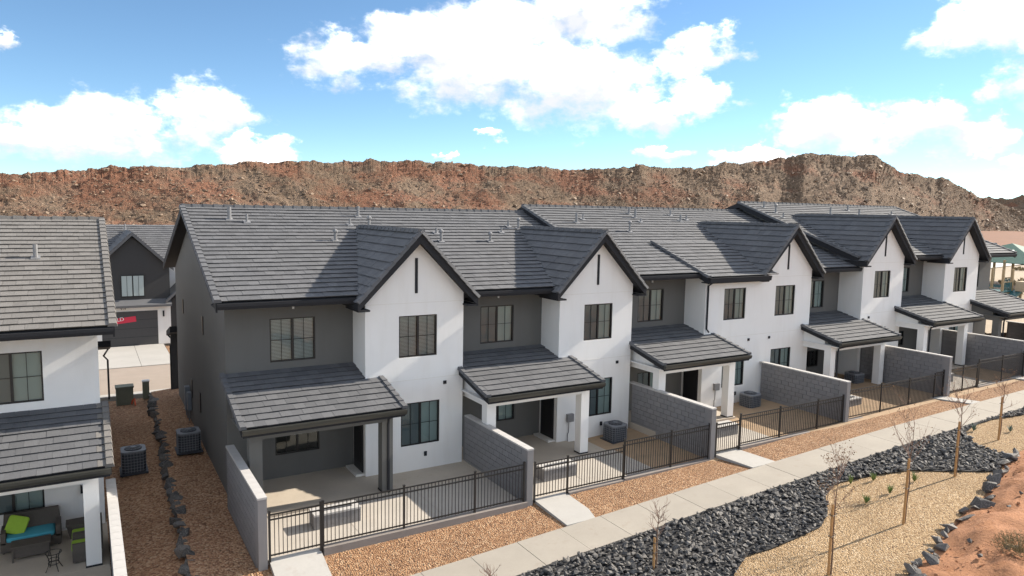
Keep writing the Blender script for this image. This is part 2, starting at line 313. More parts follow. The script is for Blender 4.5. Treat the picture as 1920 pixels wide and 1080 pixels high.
# sidewalk: slabs with open joints
m = MB()
for a, b in zip(NXS, NXS[1:]): m.hexa([(a, -7.82, zf(a)-.14), (b, -7.82, zf(b)-.14), (b, -6.32, zf(b)-.14), (a, -6.32, zf(a)-.14)], [(a, -7.82, zf(a)-.012), (b, -7.82, zf(b)-.012), (b, -6.32, zf(b)-.012), (a, -6.32, zf(a)-.012)])
sidewalk = struct(m.obj('sidewalk', 'curb_concrete'))
x = 5.12-1.516*12
while x < 44.4:
    a, b = x+.008, x+1.508; j = random.uniform(-.004, .004); za, zb = zf(a)+j, zf(b)+j
    MB().hexa([(a, -7.85, za-.1), (b, -7.85, zb-.1), (b, -6.3, zb-.1), (a, -6.3, za-.1)], [(a, -7.85, za), (b, -7.85, zb), (b, -6.3, zb), (a, -6.3, za)]).obj('slab', 'concrete', sidewalk); x += 1.516
# black rock bed (outline measured on the ground)
bed = [(-14, -7.86), (44, -7.86), (44, -8.6), (31.7, -8.34), (29.76, -7.98), (28.4, -8.0), (26.9, -8.3), (25.75, -9.32), (25.43, -10.67), (23.48, -11.14), (22.25, -10.32), (21.1, -9.44), (19.79, -9.04), (18.81, -8.86), (17.93, -8.73), (16.7, -9.19), (15.64, -10.03), (14.71, -10.47), (13.55, -10.53), (12.41, -10.55), (11.57, -10.44), (10.78, -10.8), (8, -12.2), (4, -14), (-14, -14.5)]
bedo = struct(sheet('rock_bed', bed, lambda x, y: zf(x)-.02, 'rock_bed', 4))
def inside(px, py, poly):
    c = False; j = len(poly)-1
    for i in range(len(poly)):
        (xi, yi), (xj, yj) = poly[i], poly[j]
        if (yi > py) != (yj > py) and px < (xj-xi)*(py-yi)/(yj-yi)+xi: c = not c
        j = i
    return c
def rock_bed():
    pts = []; cell = .128
    y = -14.5
    while y < -7.9:
        x = 1.0
        while x < 44:
            px = x+random.uniform(-.07, .07); py = y+random.uniform(-.07, .07)
            if inside(px, py, bed) and (py > -12.3 or px > 5): pts.append((px, py))
            x += cell
        y += cell
    pts.sort(key=lambda p: (p[0]+3.8)**2+(p[1]+23.2)**2)
    vis = [p for p in pts if p[0] > 6.3-(p[1]+7.85)*.9+(-7.85-p[1])*.6]
    near = set(vis[:300]); m = MB(); kid = 0
    for p in pts:
        s = random.choice((.045, .055, .065, .075, .09, .12))*random.uniform(.85, 1.15); M = Matrix.Translation((p[0], p[1], zf(p[0])+.01+random.uniform(0, .05))) @ rot_m() @ Matrix.Diagonal((s*1.25, s, s*.7, 1))
        k = random.randrange(10)
        if p in near: put('rock', ROCKS[k], 'black_rock', bedo, M)
        else:
            V, F = ROCKV[k]; A = np.array(M); Q = V @ A[:3, :3].T+A[:3, 3]; m.add(Q.tolist(), F)
    stuff(m.obj('rocks', 'black_rock', bedo, recalc=False))
rock_bed()
# red dirt bank at the lower right with its line of edging boulders
edge = [(14.0, -13.75), (14.44, -13.38), (15.81, -13.18), (17.56, -12.66), (18.94, -12.37), (21.03, -12.04), (22.71, -11.44), (24.78, -10.89), (25.99, -10.64), (28.5, -10.5), (34, -10.2), (44, -10.0)]
def bank():
    nx, ny = 150, 60; V = []; F = []
    ex = [e[0] for e in edge]; ey = [e[1] for e in edge]
    X = np.linspace(9, 46, nx); T = np.linspace(0, 1, ny)**1.4
    XX, TT = np.meshgrid(X, T); E = np.interp(XX, ex, ey, left=-15.0); E = np.where(XX < 14, -13.75-(14-XX)*.55, E)
    YY = E+.12-TT*14; zz = np.array([zf(a) for a in XX.ravel()]).reshape(XX.shape)
    d = E-YY; H = .32*np.clip(d/.9, 0, 1)+.03*np.clip(d, 0, 6)+(fbm(XX*.8, YY*.8, 5, 3)-.5)*.6*np.clip(d/.6, 0, 1)+(fbm(XX*4, YY*4, 4, 9)-.5)*.3*np.clip(d/.3, 0, 1)
    P = np.stack([XX, YY, zz+H-.06], -1).reshape(-1, 3)
    F = [(j*nx+i, (j+1)*nx+i, (j+1)*nx+i+1, j*nx+i+1) for j in range(ny-1) for i in range(nx-1)]
    m = MB(); m.v = P.tolist(); m.f = F; struct(m.obj('dirt_bank', 'red_dirt', smooth=True))
    for k in range(40):
        t = k/39*(len(edge)-4); i = int(t); f = t-i; x = edge[i][0]*(1-f)+edge[i+1][0]*f; y = edge[i][1]*(1-f)+edge[i+1][1]*f
        s = random.choice((.12, .16, .22, .3))*random.uniform(.85, 1.15); o = put('boulder', ROCKS[k % 10], 'edge_rock', None, Matrix.Translation((x+random.uniform(-.1, .1), y+random.uniform(-.16, .12), zf(x)+.04)) @ rot_m() @ Matrix.Diagonal((s*1.3, s, s*.75, 1)))
        tag(o, 'grey angular boulder in the line edging the red dirt bank', 'boulder', 'boulders edging the red dirt bank')
    for k in range(26):
        x = random.uniform(15, 30); e = np.interp(x, ex, ey); y = e-random.uniform(.5, 3.2); s = random.uniform(.05, .16)
        o = put('stone', ROCKS[k % 10], 'edge_rock', None, Matrix.Translation((x, y, zf(x)+.33+.03*(e-y))) @ rot_m() @ Matrix.Scale(s, 4)); tag(o, 'small loose stone lying on the red dirt bank', 'stone', 'loose stones on the red dirt bank')
bank()
def clods():
    m = MB(); ex = [e[0] for e in edge]; ey = [e[1] for e in edge]
    for k in range(900):
        x = random.uniform(13.5, 31); e = np.interp(x, ex, ey); d = random.uniform(.1, 4.5); s = random.choice((.02, .03, .04, .06))*random.uniform(.8, 1.3)
        V, F = ROCKV[k % 10]; m.add((V*np.array([s*1.3, s, s*.8])+np.array([x, e-d, zf(x)-.05+.32*min(1, d/.9)+.03*d])).tolist(), F)
    stuff(m.obj('dirt_clods', 'red_dirt', bpy.data.objects['dirt_bank'], recalc=False))
clods()

# alley between the two buildings: lower gravel, upper gravel and the boulder row between
def gl(x, y): return -.62+.012*max(0, y)
def gr(x, y): return -.22+.0*y
struct(sheet('alley_gravel_lower', [(-3.55, -14), (-1.45, -14), (-1.62, -3), (-1.5, 2), (-1.3, 8), (-1.05, 17.2), (-3.55, 17.2)], lambda x, y: -.56 if y > -4 else -.56+(y+4)*.03, 'alley_gravel'))
struct(sheet('alley_gravel_upper', [(-1.95, -14), (.1, -14), (.1, 17.2), (-1.15, 17.2), (-1.4, 8), (-1.62, 2), (-1.75, -3)], lambda x, y: (-.18 if y > -3 else max(-.18+(y+3)*.1, zf(x)-.02)) + (.0 if x > -1 else -.1), 'alley_gravel'))
for k in range(58):
    t = k/57; y = -7.5+24*t; x = -1.85+.028*(y+7.5)+random.uniform(-.1, .1); s = random.uniform(.2, .36)
    o = put('boulder', ROCKS[k % 10], 'edge_rock', None, Matrix.Translation((x, y, -.36)) @ rot_m() @ Matrix.Diagonal((s*.9, s*1.25, s, 1)))
    tag(o, 'rough boulder in the row dividing the gravel alley between two buildings', 'boulder', 'boulders down the middle of the gravel alley')
# street and drive behind
struct(MB().box(-80, 120, 17.9, 24.6, -.7, -.42).obj('street', 'asphalt'))
struct(MB().box(-80, 120, 17.3, 17.9, -.75, -.36).obj('kerb', 'driveway'))
for a, b in ((-3.4, -1.12), (-1.10, .72)):
    struct(MB().box(a, b, 24.6, 31.9, -.6, -.38).obj('driveway', 'driveway'))
struct(MB().box(.74, 6, 24.6, 31.0, -.7, -.40).obj('gravel_patch', 'orange_gravel'))

# hills
def hill(name, az, el, dist, z0, n_az, mat, rough=1.0, seed=0, boulders=0):
    A = np.linspace(az[0], az[-1], n_az); EL = np.interp(A, az, el); D = np.interp(A, az, dist)
    # smooth crest a little and break it up
    H = 9.27+D*np.tan(np.radians(EL)); J = (fbm(A*1.1, A*0, 4, seed+1)-.5)*D*.006*rough+(fbm(A*6, A*0+.5, 4, seed+2, .55)-.5)*D*.0035*rough; J = J-J.mean()
    T = np.concatenate([np.linspace(-.25, 0, 8)[:-1], np.linspace(0, 1, 110), 1+np.linspace(0.02, 1.2, 10)]); nt = len(T)
    AA, TT = np.meshgrid(np.radians(A), T); DD = np.broadcast_to(D, AA.shape); HH = np.broadcast_to(H, AA.shape); JJ = np.broadcast_to(J, AA.shape)*np.clip((TT-.8)/.15, 0, 1)
    run = 2.3*(HH-z0)
    prof = np.where(TT < 0, 0, np.where(TT < .86, .80*(.35*(TT/.86)+.65*(TT/.86)**1.7), np.where(TT < .93, .80+.16*((TT-.86)/.07), .96+.04*np.clip((TT-.93)/.07, 0, 1))))
    prof = np.where(TT > 1, 1-.12*(TT-1), prof)
    rad = DD-run*(1-TT); s_ = AA*DD
    q_ = TT*run*1.15; gul = fbm((s_+q_*.5)/38, q_/45, 4, seed+5)-.5; mid = fbm((s_+q_*.4)/11, q_/12, 4, seed+6)-.5; fine = fbm(s_/3.0, q_/3.0, 4, seed+8, .6)-.5; sv = q_*.36+4*fbm(s_/70, q_/60, 3, seed+4); strat = np.abs((sv % 1)-.5)*2; strat = np.clip(strat*1.6-.3, 0, 1)*(fbm(s_/30, q_/30, 3, seed+9) > .47)
    env = np.clip(TT*6, 0, 1)*np.clip((1.06-TT)*9, .35, 1)
    Z = z0+(HH-z0)*prof+JJ+env*rough*(gul*4.0+mid*3.0+fine*1.7+strat*1.1); rad = rad-env*rough*(gul*2)
    X = -3.8+rad*np.sin(AA); Y = -23.2+rad*np.cos(AA)
    P = np.stack([X, Y, Z], -1).reshape(-1, 3); na = n_az
    F = [(j*na+i, j*na+i+1, (j+1)*na+i+1, (j+1)*na+i) for j in range(nt-1) for i in range(na-1)]
    m = MB(); m.v = P.tolist(); m.f = F; o = struct(m.obj(name, mat, recalc=False, smooth=False))
    if boulders:
        b = MB(); idx = rng.integers(0, na*nt, boulders)
        for i in idx:
            j, k = divmod(int(i), na); t = T[j]
            if t < .05 or t > 1.0: continue
            p = P[i]; s = min(1.6, .30*(1+rng.pareto(2.8)))*D[k]/400
            V, Fc = ROCKV[int(i) % 10]; a = rng.uniform(0, 6.28); c_, s_2 = math.cos(a), math.sin(a)
            Q = V*np.array([s*1.2, s, s*.9]); Q = np.stack([Q[:, 0]*c_-Q[:, 1]*s_2+p[0], Q[:, 0]*s_2+Q[:, 1]*c_+p[1], Q[:, 2]+p[2]], -1); b.add(Q.tolist(), Fc)
        stuff(b.obj('hill_boulders', 'hill_rock', o, recalc=False))
    return o
haz = [-40, -20, -4.5, 1.56, 8.4, 14.4, 22.4, 30.8, 35.9, 40.8, 44.9, 47.2, 49.5, 51.7, 52.8, 55, 57.4, 58.4, 59.1, 60.6, 62, 63.9, 65.5, 68, 72]
hel = [1.2, 1.5, 1.85, 2.5, 3.08, 3.5, 3.76, 3.58, 3.42, 3.6, 3.5, 3.88, 4.05, 4.2, 4.6, 4.5, 4.42, 3.7, 3.2, 2.95, 2.7, 1.5, .8, .1, -.3]
hds = [340, 340, 350, 355, 365, 375, 395, 420, 440, 465, 490, 510, 530, 550, 560, 580, 600, 610, 620, 640, 660, 690, 710, 740, 780]
hill('hill', haz, hel, hds, -1.0, 1700, 'hill_soil', 1.0, 3, 26000)
hill('far_hill', [56, 60, 63, 64.5, 66.2, 69, 74, 82, 95, 120], [.3, .7, 1.1, 1.3, 1.75, 2.2, 2.6, 2.2, 2.4, 1.8], [1500]*10, 0, 500, 'hill_soil', 2.0, 40, 0)

# ================================================================= HOUSES
Wn, Ww, RC = 4.295, 3.74, 1.30; W = Wn+Ww
YE, ZE, YR, ZR = .0675, 6.325, 8.447, 9.241; SL = (ZR-ZE)/(YR-YE); OV = .40
GP, GE, OG = 8.50, 6.12, .39; YB = 15.6
def roofz(y): return ZE+SL*(y-YE)
TW, EX = .335, .372
def tile_geo(w, L=EX*1.1):
    return ([(0, .03, .02), (w, .03, .02), (w, L, -.012), (0, L, -.012), (0, 0, .066), (w, 0, .066), (w, L, .024), (0, L, .024)], [(4, 5, 6, 7), (0, 1, 5, 4), (1, 2, 6, 5), (3, 0, 4, 7), (2, 3, 7, 6)])
TILE = MB(); _v, _f = tile_geo(TW-.004); TILE.add(_v, _f); TILE = TILE.mesh('tile', recalc=False)
def frame(o, u, v): u = Vector(u).normalized(); v = Vector(v).normalized(); n = u.cross(v); M = Matrix((u, v, n)).transposed().to_4x4(); M.translation = Vector(o); return M
def lay_tiles(fr, width, length, mb, objs=None, parent=None, mat='roof_tile'):
    """tiles on the plane of frame fr (x along eave, y up slope); into mb, or as objects when objs"""
    rows = max(1, round(length/EX)); ex = length/rows
    for j in range(rows):
        x = -TW/2 if j % 2 else 0.0
        while x < width-.02:
            a = max(0, x); b = min(width, x+TW); 
            if b-a > .05:
                L = Matrix.Translation((a, j*ex, random.uniform(-.003, .006))) @ Matrix.Rotation(random.uniform(-.008, .008), 4, 'Z')
                if objs and b-a > TW-.02: put('tile', TILE, mat, parent, fr @ L)
                else:
                    V, F = tile_geo(b-a-.004); M = fr @ L; mb.add([M @ Vector(p) for p in V], F)
            x += TW
def caps(p0, p1, name, parent, mat, w=.26, h=.09, step=.37):
    p0 = Vector(p0); p1 = Vector(p1); d = p1-p0; n = max(1, round(d.length/step)); d = d/n; f = frame((0, 0, 0), d.cross(Vector((0, 0, 1))) if abs(d.normalized().z) < .95 else (1, 0, 0), d)
    L = d.length; me = MB().hexa([(-w/2, 0, -.03), (w/2, 0, -.03), (w/2*.9, L*1.08, -.05), (-w/2*.9, L*1.08, -.05)], [(-w/2*.75, 0, h), (w/2*.75, 0, h), (w/2*.68, L*1.08, h-.035), (-w/2*.68, L*1.08, h-.035)]).mesh(name)
    for i in range(n): M = f.copy(); M.translation = p0+d*i; put(name, me, mat, parent, M)
def wall_grid(mb, x0, x1, z0, z1, y, ops, depth=.10):
    """front face (facing -y) with rectangular openings and their reveals"""
    xs = sorted({x0, x1, *[o[0] for o in ops], *[o[1] for o in ops]}); zs = sorted({z0, z1, *[o[2] for o in ops], *[o[3] for o in ops]})
    for a, b in zip(xs, xs[1:]):
        for c, d in zip(zs, zs[1:]):
            if any(o[0] <= a and b <= o[1] and o[2] <= c and d <= o[3] for o in ops): continue
            mb.add([(a, y, c), (b, y, c), (b, y, d), (a, y, d)], [(0, 1, 2, 3)])
    for a, b, c, d in ops:
        e = y+depth; mb.add([(a, y, c), (b, y, c), (b, y, d), (a, y, d), (a, e, c), (b, e, c), (b, e, d), (a, e, d)], [(0, 4, 5, 1), (1, 5, 6, 2), (2, 6, 7, 3), (3, 7, 4, 0)])
def window(root, x0, x1, z0, z1, y, mode, rows=2, gap=True):
    m = MB(); t = .045; a, b = y+.025, y+.085
    m.box(x0, x1, a, b, z0, z0+t).box(x0, x1, a, b, z1-t, z1).box(x0, x0+t, a, b, z0+t, z1-t).box(x1-t, x1, a, b, z0+t, z1-t)
    xm = (x0+x1)/2; m.box(xm-.035, xm+.035, a-.006, b, z0+t, z1-t)
    w = m.obj('window', 'window_frame', root)
    for i, (p, q) in enumerate(((x0+t, xm-.035), (xm+.035, x1-t))):
        g = MB(); c = (p+q)/2; g.box(c-.008, c+.008, a+.012, a+.03, z0+t, z1-t)
        for k in range(1, rows): z = z0+(z1-z0)*k/rows; g.box(p, c-.008, a+.012, a+.03, z-.008, z+.008).box(c+.008, q, a+.012, a+.03, z-.008, z+.008)
        g.obj('muntin', 'window_frame', w)
        yp = y+.06+.012*i; MB().add([(p, yp, z0+t), (q, yp, z0+t), (q, yp, z1-t), (p, yp, z1-t)], [(0, 1, 2, 3)]).obj('pane', 'glass', w, recalc=False)
        if mode == 'blind' or (mode == 'right' and i == 1) or mode == 'curtain':
            if mode == 'blind':
                s = MB(); z = z0+t
                while z < z1-t: s.add([(p, y+.15, z), (q, y+.15, z), (q, y+.115, z+.043), (p, y+.115, z+.043)], [(0, 1, 2, 3)]); z += .048
                s.obj('blind', 'blind', w, recalc=False)
            else: MB().box(p-.02, q+.02, y+.15, y+.16, z0+.02, z1).obj('shade', 'curtain', w)
    if mode in ('right', 'curtain'): MB().box(x0+t, xm-.035, y+.088, y+.092, z0+t, z1-t).obj('screen', 'bug_screen', w)
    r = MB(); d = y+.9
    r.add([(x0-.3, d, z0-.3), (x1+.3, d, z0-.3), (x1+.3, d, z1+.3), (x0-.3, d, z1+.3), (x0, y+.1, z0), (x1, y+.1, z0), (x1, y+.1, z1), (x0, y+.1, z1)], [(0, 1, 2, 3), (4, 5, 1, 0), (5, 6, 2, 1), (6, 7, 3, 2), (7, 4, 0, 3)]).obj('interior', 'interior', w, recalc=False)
    return w
def vent_pipe(root, x, y, z, h=.5, r=.05, cap=False, mat='galvanised'):
    o = MB().tube([(x, y, z-.1), (x, y, z+h)], r, 8).obj('vent_pipe', mat, root)
    MB().hexa([(x-.13, y-.13, z-.05-.13*SL), (x+.13, y-.13, z-.05-.13*SL), (x+.13, y+.13, z-.05+.13*SL), (x-.13, y+.13, z-.05+.13*SL)], [(x-.13, y-.13, z+.085-.13*SL), (x+.13, y-.13, z+.085-.13*SL), (x+.13, y+.13, z+.085+.13*SL), (x-.13, y+.13, z+.085+.13*SL)]).obj('flashing', mat, o)
    if cap: MB().tube([(x, y, z+h), (x, y, z+h+.03), (x, y, z+h+.1), (x, y, z+h+.16)], [.06, .10, .10, .03], 8).obj('cap', mat, o)

def house(label, X0, Y0, Z0, units, tilemat='roof_tile', porch_mats=None, dark='dark_stucco', vents=(), box_modes=None, ridge_obj=True, span=None):
    """units: list of (x offset, mirrored, kind) ; kind 'gable' or 'flat' roof over the projecting bay"""
    n = len(units); L = n*W; root = thing('townhouse', label, 'building', (X0+L/2, Y0, Z0), 'townhouse blocks')
    def P(x, y, z): return (X0+x, Y0+y, Z0+z)
    class B(MB):     # builder in house coordinates
        def obj(s, name, mat, parent=root, recalc=True, smooth=False): s.v = [P(*p) for p in s.v]; return MB.obj(s, name, mat, parent, recalc, smooth)
    # --- end walls and back wall
    prof = [(RC+.006, -1.2), (YB, -1.2), (YB, ZE-.12), (YR, ZR-.2), (RC+.006, roofz(RC)-.2)]
    e = B(); e.prism_x(prof, .003, .2); lw = e.obj('end_wall', dark if dark else 'white_stucco')
    B().prism_x(prof, L-.2, L-.003).obj('end_wall', dark if dark else 'white_stucco')
    B().box(.2, L-.2, YB-.2, YB, -1.2, ZE-.15).obj('back_wall', 'white_stucco')
    # --- main roof: slab, tiles, ridge and rake pieces
    s = B(); t = .16
    s.prism_x([(YE+.02, ZE-.02), (YR, ZR-.02), (2*YR-YE, ZE-.02), (2*YR-YE, ZE-.02-t), (YR, ZR-.02-t), (YE+.02, ZE-.02-t)], -OV+.02, L+OV-.02); roof = s.obj('main_roof', 'black_trim')
    mb = MB(); fr = frame(P(-OV, YE, ZE), (1, 0, 0), (0, YR-YE, ZR-ZE)); ln = math.hypot(YR-YE, ZR-ZE)
    lay_tiles(fr, L+2*OV, ln, mb); stuff(mb.obj('roof_tiles', tilemat, roof, recalc=False))
    mb = MB(); fr = frame(P(L+OV, 2*YR-YE, ZE), (-1, 0, 0), (0, -(YR-YE), ZR-ZE)); EXs = EX
    mb.add([fr @ Vector(p) for p in ((0, 0, .03), (L+2*OV, 0, .03), (L+2*OV, ln, .03), (0, ln, .03))], [(0, 1, 2, 3)]).obj('rear_slope', tilemat, roof, recalc=False)
    caps(P(-OV, YR, ZR+.02), P(L+OV, YR, ZR+.02), 'ridge_tile', roof, tilemat, .3, .11, .4)
    for xe in (-OV+.02, L+OV-.02):
        caps(P(xe, YE-.02, ZE+.03), P(xe, YR, ZR+.03), 'rake_tile', roof, tilemat, .26, .085, .372)
        for ya, za, yb, zb in ((YE, ZE, YR, ZR), (2*YR-YE, ZE, YR, ZR)):
            x0, x1 = (xe-.05, xe+.0) if xe < 0 else (xe, xe+.05)
            B().hexa([(x0, ya, za-.30), (x1, ya, za-.30), (x1, yb, zb-.30), (x0, yb, zb-.30)], [(x0, ya, za+.02), (x1, ya, za+.02), (x1, yb, zb+.02), (x0, yb, zb+.02)]).obj('rake_board', 'black_trim', roof)
    # --- units
    for ui, (ux, mir, kind, pm, modes) in enumerate(units):
        def X(x): return ux+(W-x if mir else x)
        def rect(m, x0, x1, *a): a0, a1 = sorted((X(x0), X(x1))); return m.box(a0, a1, *a)
        dk = dark if dark else 'white_stucco'
        pmat = pm
        # recessed wall
        ops = [(*sorted((X(1.42), X(2.95))), 4.06, 5.55), (*sorted((X(1.54), X(3.06))), .80, 1.70)]
        a0, a1 = sorted((X(0), X(Wn)))
        q = B(); wall_grid(q, a0, a1, -1.2, ZE-.1, RC, ops); q.obj('recessed_wall', dk, recalc=False)
        # projecting bay: front, sides
        b0, b1 = sorted((X(Wn), X(W))); xc = (b0+b1)/2
        ops2 = [(*sorted((X(5.52), X(6.98))), 4.08, 5.57), (*sorted((X(5.60), X(7.10))), .85, 2.42)]
        q = B(); wall_grid(q, b0, b1, -1.2, 6.02, 0, ops2)
        if kind == 'gable': q.add([(b0, 0, 6.02), (b1, 0, 6.02), (b1, 0, 6.36), (xc, 0, 8.28), (b0, 0, 6.36)], [(0, 1, 2, 3, 4)])
        else: q.add([(b0, 0, 6.02), (b1, 0, 6.02), (b1, 0, 6.18), (b0, 0, 6.18)], [(0, 1, 2, 3)])
        for xx in (b0, b1): q.add([(xx, 0, -1.2), (xx, RC+.3, -1.2), (xx, RC+.3, 6.5), (xx, 0, 6.2)], [(0, 1, 2, 3)] if xx == b1 else [(3, 2, 1, 0)])
        bay = q.obj('projecting_wall', 'white_stucco', recalc=False)
        for zz in (6.02, 3.26): B().box(b0+.002, b1-.002, -.006, .004, zz-.012, zz+.012).obj('joint_bead', 'white_trim', bay)
        # windows
        md = modes
        def win(o, y, mode, rows=2):
            w = window_local(root, P, o, y, mode, rows)
        for o, y, mode, rows in ((ops[0], RC, md[0], 2), (ops[1], RC, md[1], 1), (ops2[0], 0, md[2], 2), (ops2[1], 0, md[3], 2)): win(o, y, mode, rows)
        # eave gutter of the recessed part
        g0, g1 = (a0-OV if (ui == 0 and not mir) else a0+.0), (a1+OV if (ui == n-1 and mir) else a1)
        if not mir and ui > 0: g0 = a0+.02
        B().prism_x([(YE-.10, ZE-.03), (YE+.03, ZE-.03), (YE+.03, ZE-.22), (YE-.06, ZE-.22), (YE-.10, ZE-.12)], g0, g1).obj('gutter', 'black_trim')
        B().box(g0, g1, YE+.04, RC-.01, ZE-.22, ZE-.17).obj('soffit', 'black_trim')
        if kind == 'gable':
            ge0, ge1 = b0-.39, b1+.39; hw = (ge1-ge0)/2; sl_ = (GP-GE)/hw; yb = 6.4
            ro = B(); tk = .20
            ro.prism_y([(ge0, GE), (xc, GP-.03), (ge1, GE), (ge1, GE-tk), (xc, GP-.03-tk*1.3), (ge0, GE-tk)], -OG+.03, yb); groof = ro.obj('gable_roof', 'black_trim')
            Ls = math.hypot(hw, GP-GE); mt = MB()
            lay_tiles(frame(P(ge0, yb, GE), (0, -1, 0), (hw, 0, GP-GE)), yb+OG, Ls, mt)
            lay_tiles(frame(P(ge1, -OG, GE), (0, 1, 0), (-hw, 0, GP-GE)), yb+OG, Ls, mt)
            stuff(mt.obj('roof_tiles', tilemat, groof, recalc=False))
            caps(P(xc, -OG-.04, GP+.03), P(xc, 5.9, GP+.03), 'ridge_tile', groof, tilemat, .3, .11, .4)
            for sg, g_ in ((1, ge0), (-1, ge1)):
                caps(P(g_, -OG-.01, GE+.04), P(xc, -OG-.01, GP+.04), 'rake_tile', groof, tilemat, .24, .085, .36)
                B().hexa([(g_, -OG-.03, GE-.27), (g_, -OG+.03, GE-.27), (xc, -OG+.03, GP-.36), (xc, -OG-.03, GP-.36)], [(g_, -OG-.03, GE+.02), (g_, -OG+.03, GE+.02), (xc, -OG+.03, GP), (xc, -OG-.03, GP)]).obj('rake_board', 'black_trim', groof)
                B().box(g_, g_+sg*.42, -OG-.028, 0.9, GE-.27, GE-.21).obj('soffit', 'black_trim', groof)
            B().box(xc-.05, xc+.05, -.03, .0, 6.36, 7.6).obj('slot_vent', 'black_trim', bay)
        else:
            f0, f1 = b0-.3, b1
            y0, y1 = -.48, 3.4; s = B(); s.prism_x([(y0, roofz(y0)+.0), (y1, roofz(y1)+.10), (y1, roofz(y1)-.1), (y0, roofz(y0)-.2)], f0, f1); fr_ = s.obj('bay_roof', 'black_trim')
            mt = MB(); lay_tiles(frame(P(f0, y0, roofz(y0)+.03), (1, 0, 0), (0, y1-y0, roofz(y1)+.10-roofz(y0))), f1-f0+.6, math.hypot(y1-y0, roofz(y1)-roofz(y0)), mt); stuff(mt.obj('roof_tiles', tilemat, fr_, recalc=False))
            caps(P(f0, y0, roofz(y0)+.06), P(f0, y1, roofz(y1)+.14), 'rake_tile', fr_, tilemat, .24, .085, .37)
            B().hexa([(f0-.05, y0, roofz(y0)-.26), (f0, y0, roofz(y0)-.26), (f0, y1, roofz(y1)-.2), (f0-.05, y1, roofz(y1)-.2)], [(f0-.05, y0, roofz(y0)+.02), (f0, y0, roofz(y0)+.02), (f0, y1, roofz(y1)+.1), (f0-.05, y1, roofz(y1)+.1)]).obj('rake_board', 'black_trim', fr_)
            B().prism_x([(y0-.12, roofz(y0)+.02), (y0+.0, roofz(y0)+.02), (y0, roofz(y0)-.20), (y0-.08, roofz(y0)-.2)], f0, f1).obj('gutter', 'black_trim', fr_)
            B().box(f0, f1, y0, 0, roofz(y0)-.24, roofz(y0)-.19).obj('soffit', 'black_trim', fr_)
            B().tube([(b0+.12, -.42, 6.0), (b0+.1, -.06, 5.75), (b0+.1, -.06, 3.75), (b0+.16, -.16, 3.6)], .045, 8).obj('downspout', 'black_trim')
        # small fittings
        B().box(X(7.3)-.06, X(7.3)+.06, -.04, 0, 2.98, 3.10).obj('wall_vent', 'black_trim', bay)
        B().box(X(6.54)-.05, X(6.54)+.05, -.05, 0, .40, .56).obj('outlet_cover', 'black_trim', bay)
        B().box(X(2.2)-.03, X(2.2)+.03, RC-.06, RC, 5.86, 6.0).obj('sensor', 'plastic_white')
        # door in the bay's side wall
        dx = X(Wn); o_ = -1 if not mir else 1
        d = B().box(dx, dx+o_*.05, .22, 1.12, .08, 2.18).obj('door', 'door_black')
        B().box(dx+o_*.05, dx+o_*.06, .36, .98, .4, 2.0).obj('door_glass', 'window_frame', d); B().box(dx, dx+o_*.32, .12, 1.22, 0, .075).obj('door_step', 'white_trim')
        # porch
        p0, p1 = -.12, 4.85; z_e = 2.90; psl = .25; ye_ = -2.2
        def pz(y): return z_e+psl*(y-ye_)
        pr_ = B(); c0, c1 = sorted((X(p0), X(Wn))); e0, e1 = sorted((X(Wn), X(p1)))
        for (u, v, yt) in ((c0, c1, RC), (e0, e1, 0)): pr_.hexa([(u, ye_+.02, pz(ye_)-.13), (v, ye_+.02, pz(ye_)-.13), (v, yt, pz(yt)-.13), (u, yt, pz(yt)-.13)], [(u, ye_+.02, pz(ye_)), (v, ye_+.02, pz(ye_)), (v, yt, pz(yt)), (u, yt, pz(yt))])
        proof = pr_.obj('porch_roof', 'black_trim'); mt = MB()
        u, v = sorted((X(p0), X(p1)))
        lay_tiles(frame(P(u, ye_, pz(ye_)+.01), (1, 0, 0), (0, 1, psl)), v-u, math.hypot(2.2, .55)-.02, mt, True, proof, tilemat)
        lay_tiles(frame(P(c0, 0.0, pz(0)+.012), (1, 0, 0), (0, 1, psl)), c1-c0, math.hypot(1.28, .32), mt, True, proof, tilemat)
        if mt.v: stuff(mt.obj('cut_tiles', tilemat, proof, recalc=False))
        for xe, top in ((u, RC if not mir else 0), (v, 0 if not mir else RC)):
            caps(P(xe, ye_-.02, pz(ye_)+.04), P(xe, top-.02, pz(top)+.04), 'rake_tile', proof, tilemat, .22, .08, .37)
            x0, x1 = (xe-.04, xe) if xe == u else (xe, xe+.04)
            B().hexa([(x0, ye_, pz(ye_)-.2), (x1, ye_, pz(ye_)-.2), (x1, top, pz(top)-.2), (x0, top, pz(top)-.2)], [(x0, ye_, pz(ye_)+.02), (x1, ye_, pz(ye_)+.02), (x1, top, pz(top)+.02), (x0, top, pz(top)+.02)]).obj('rake_board', 'black_trim', proof)
        B().prism_x([(ye_-.13, pz(ye_)+.0), (ye_, pz(ye_)+.0), (ye_, pz(ye_)-.15), (ye_-.09, pz(ye_)-.15), (ye_-.13, pz(ye_)-.07)], u-.03, v+.03).obj('gutter', 'gutter', proof)
        B().box(u, v, ye_+.0, ye_+.04, pz(ye_)-.24, pz(ye_)-.02).obj('fascia', 'black_trim', proof)
        B().box(u+.05, v-.05, ye_+.05, -.01, pz(ye_)-.25, pz(ye_)-.21).obj('ceiling', pmat if pmat == 'dark_stucco' else 'white_stucco', proof)
        bb = B(); rect(bb, .15, 4.66, -1.62, -1.25, 2.38, 2.70); bb.obj('porch_beam', pmat)
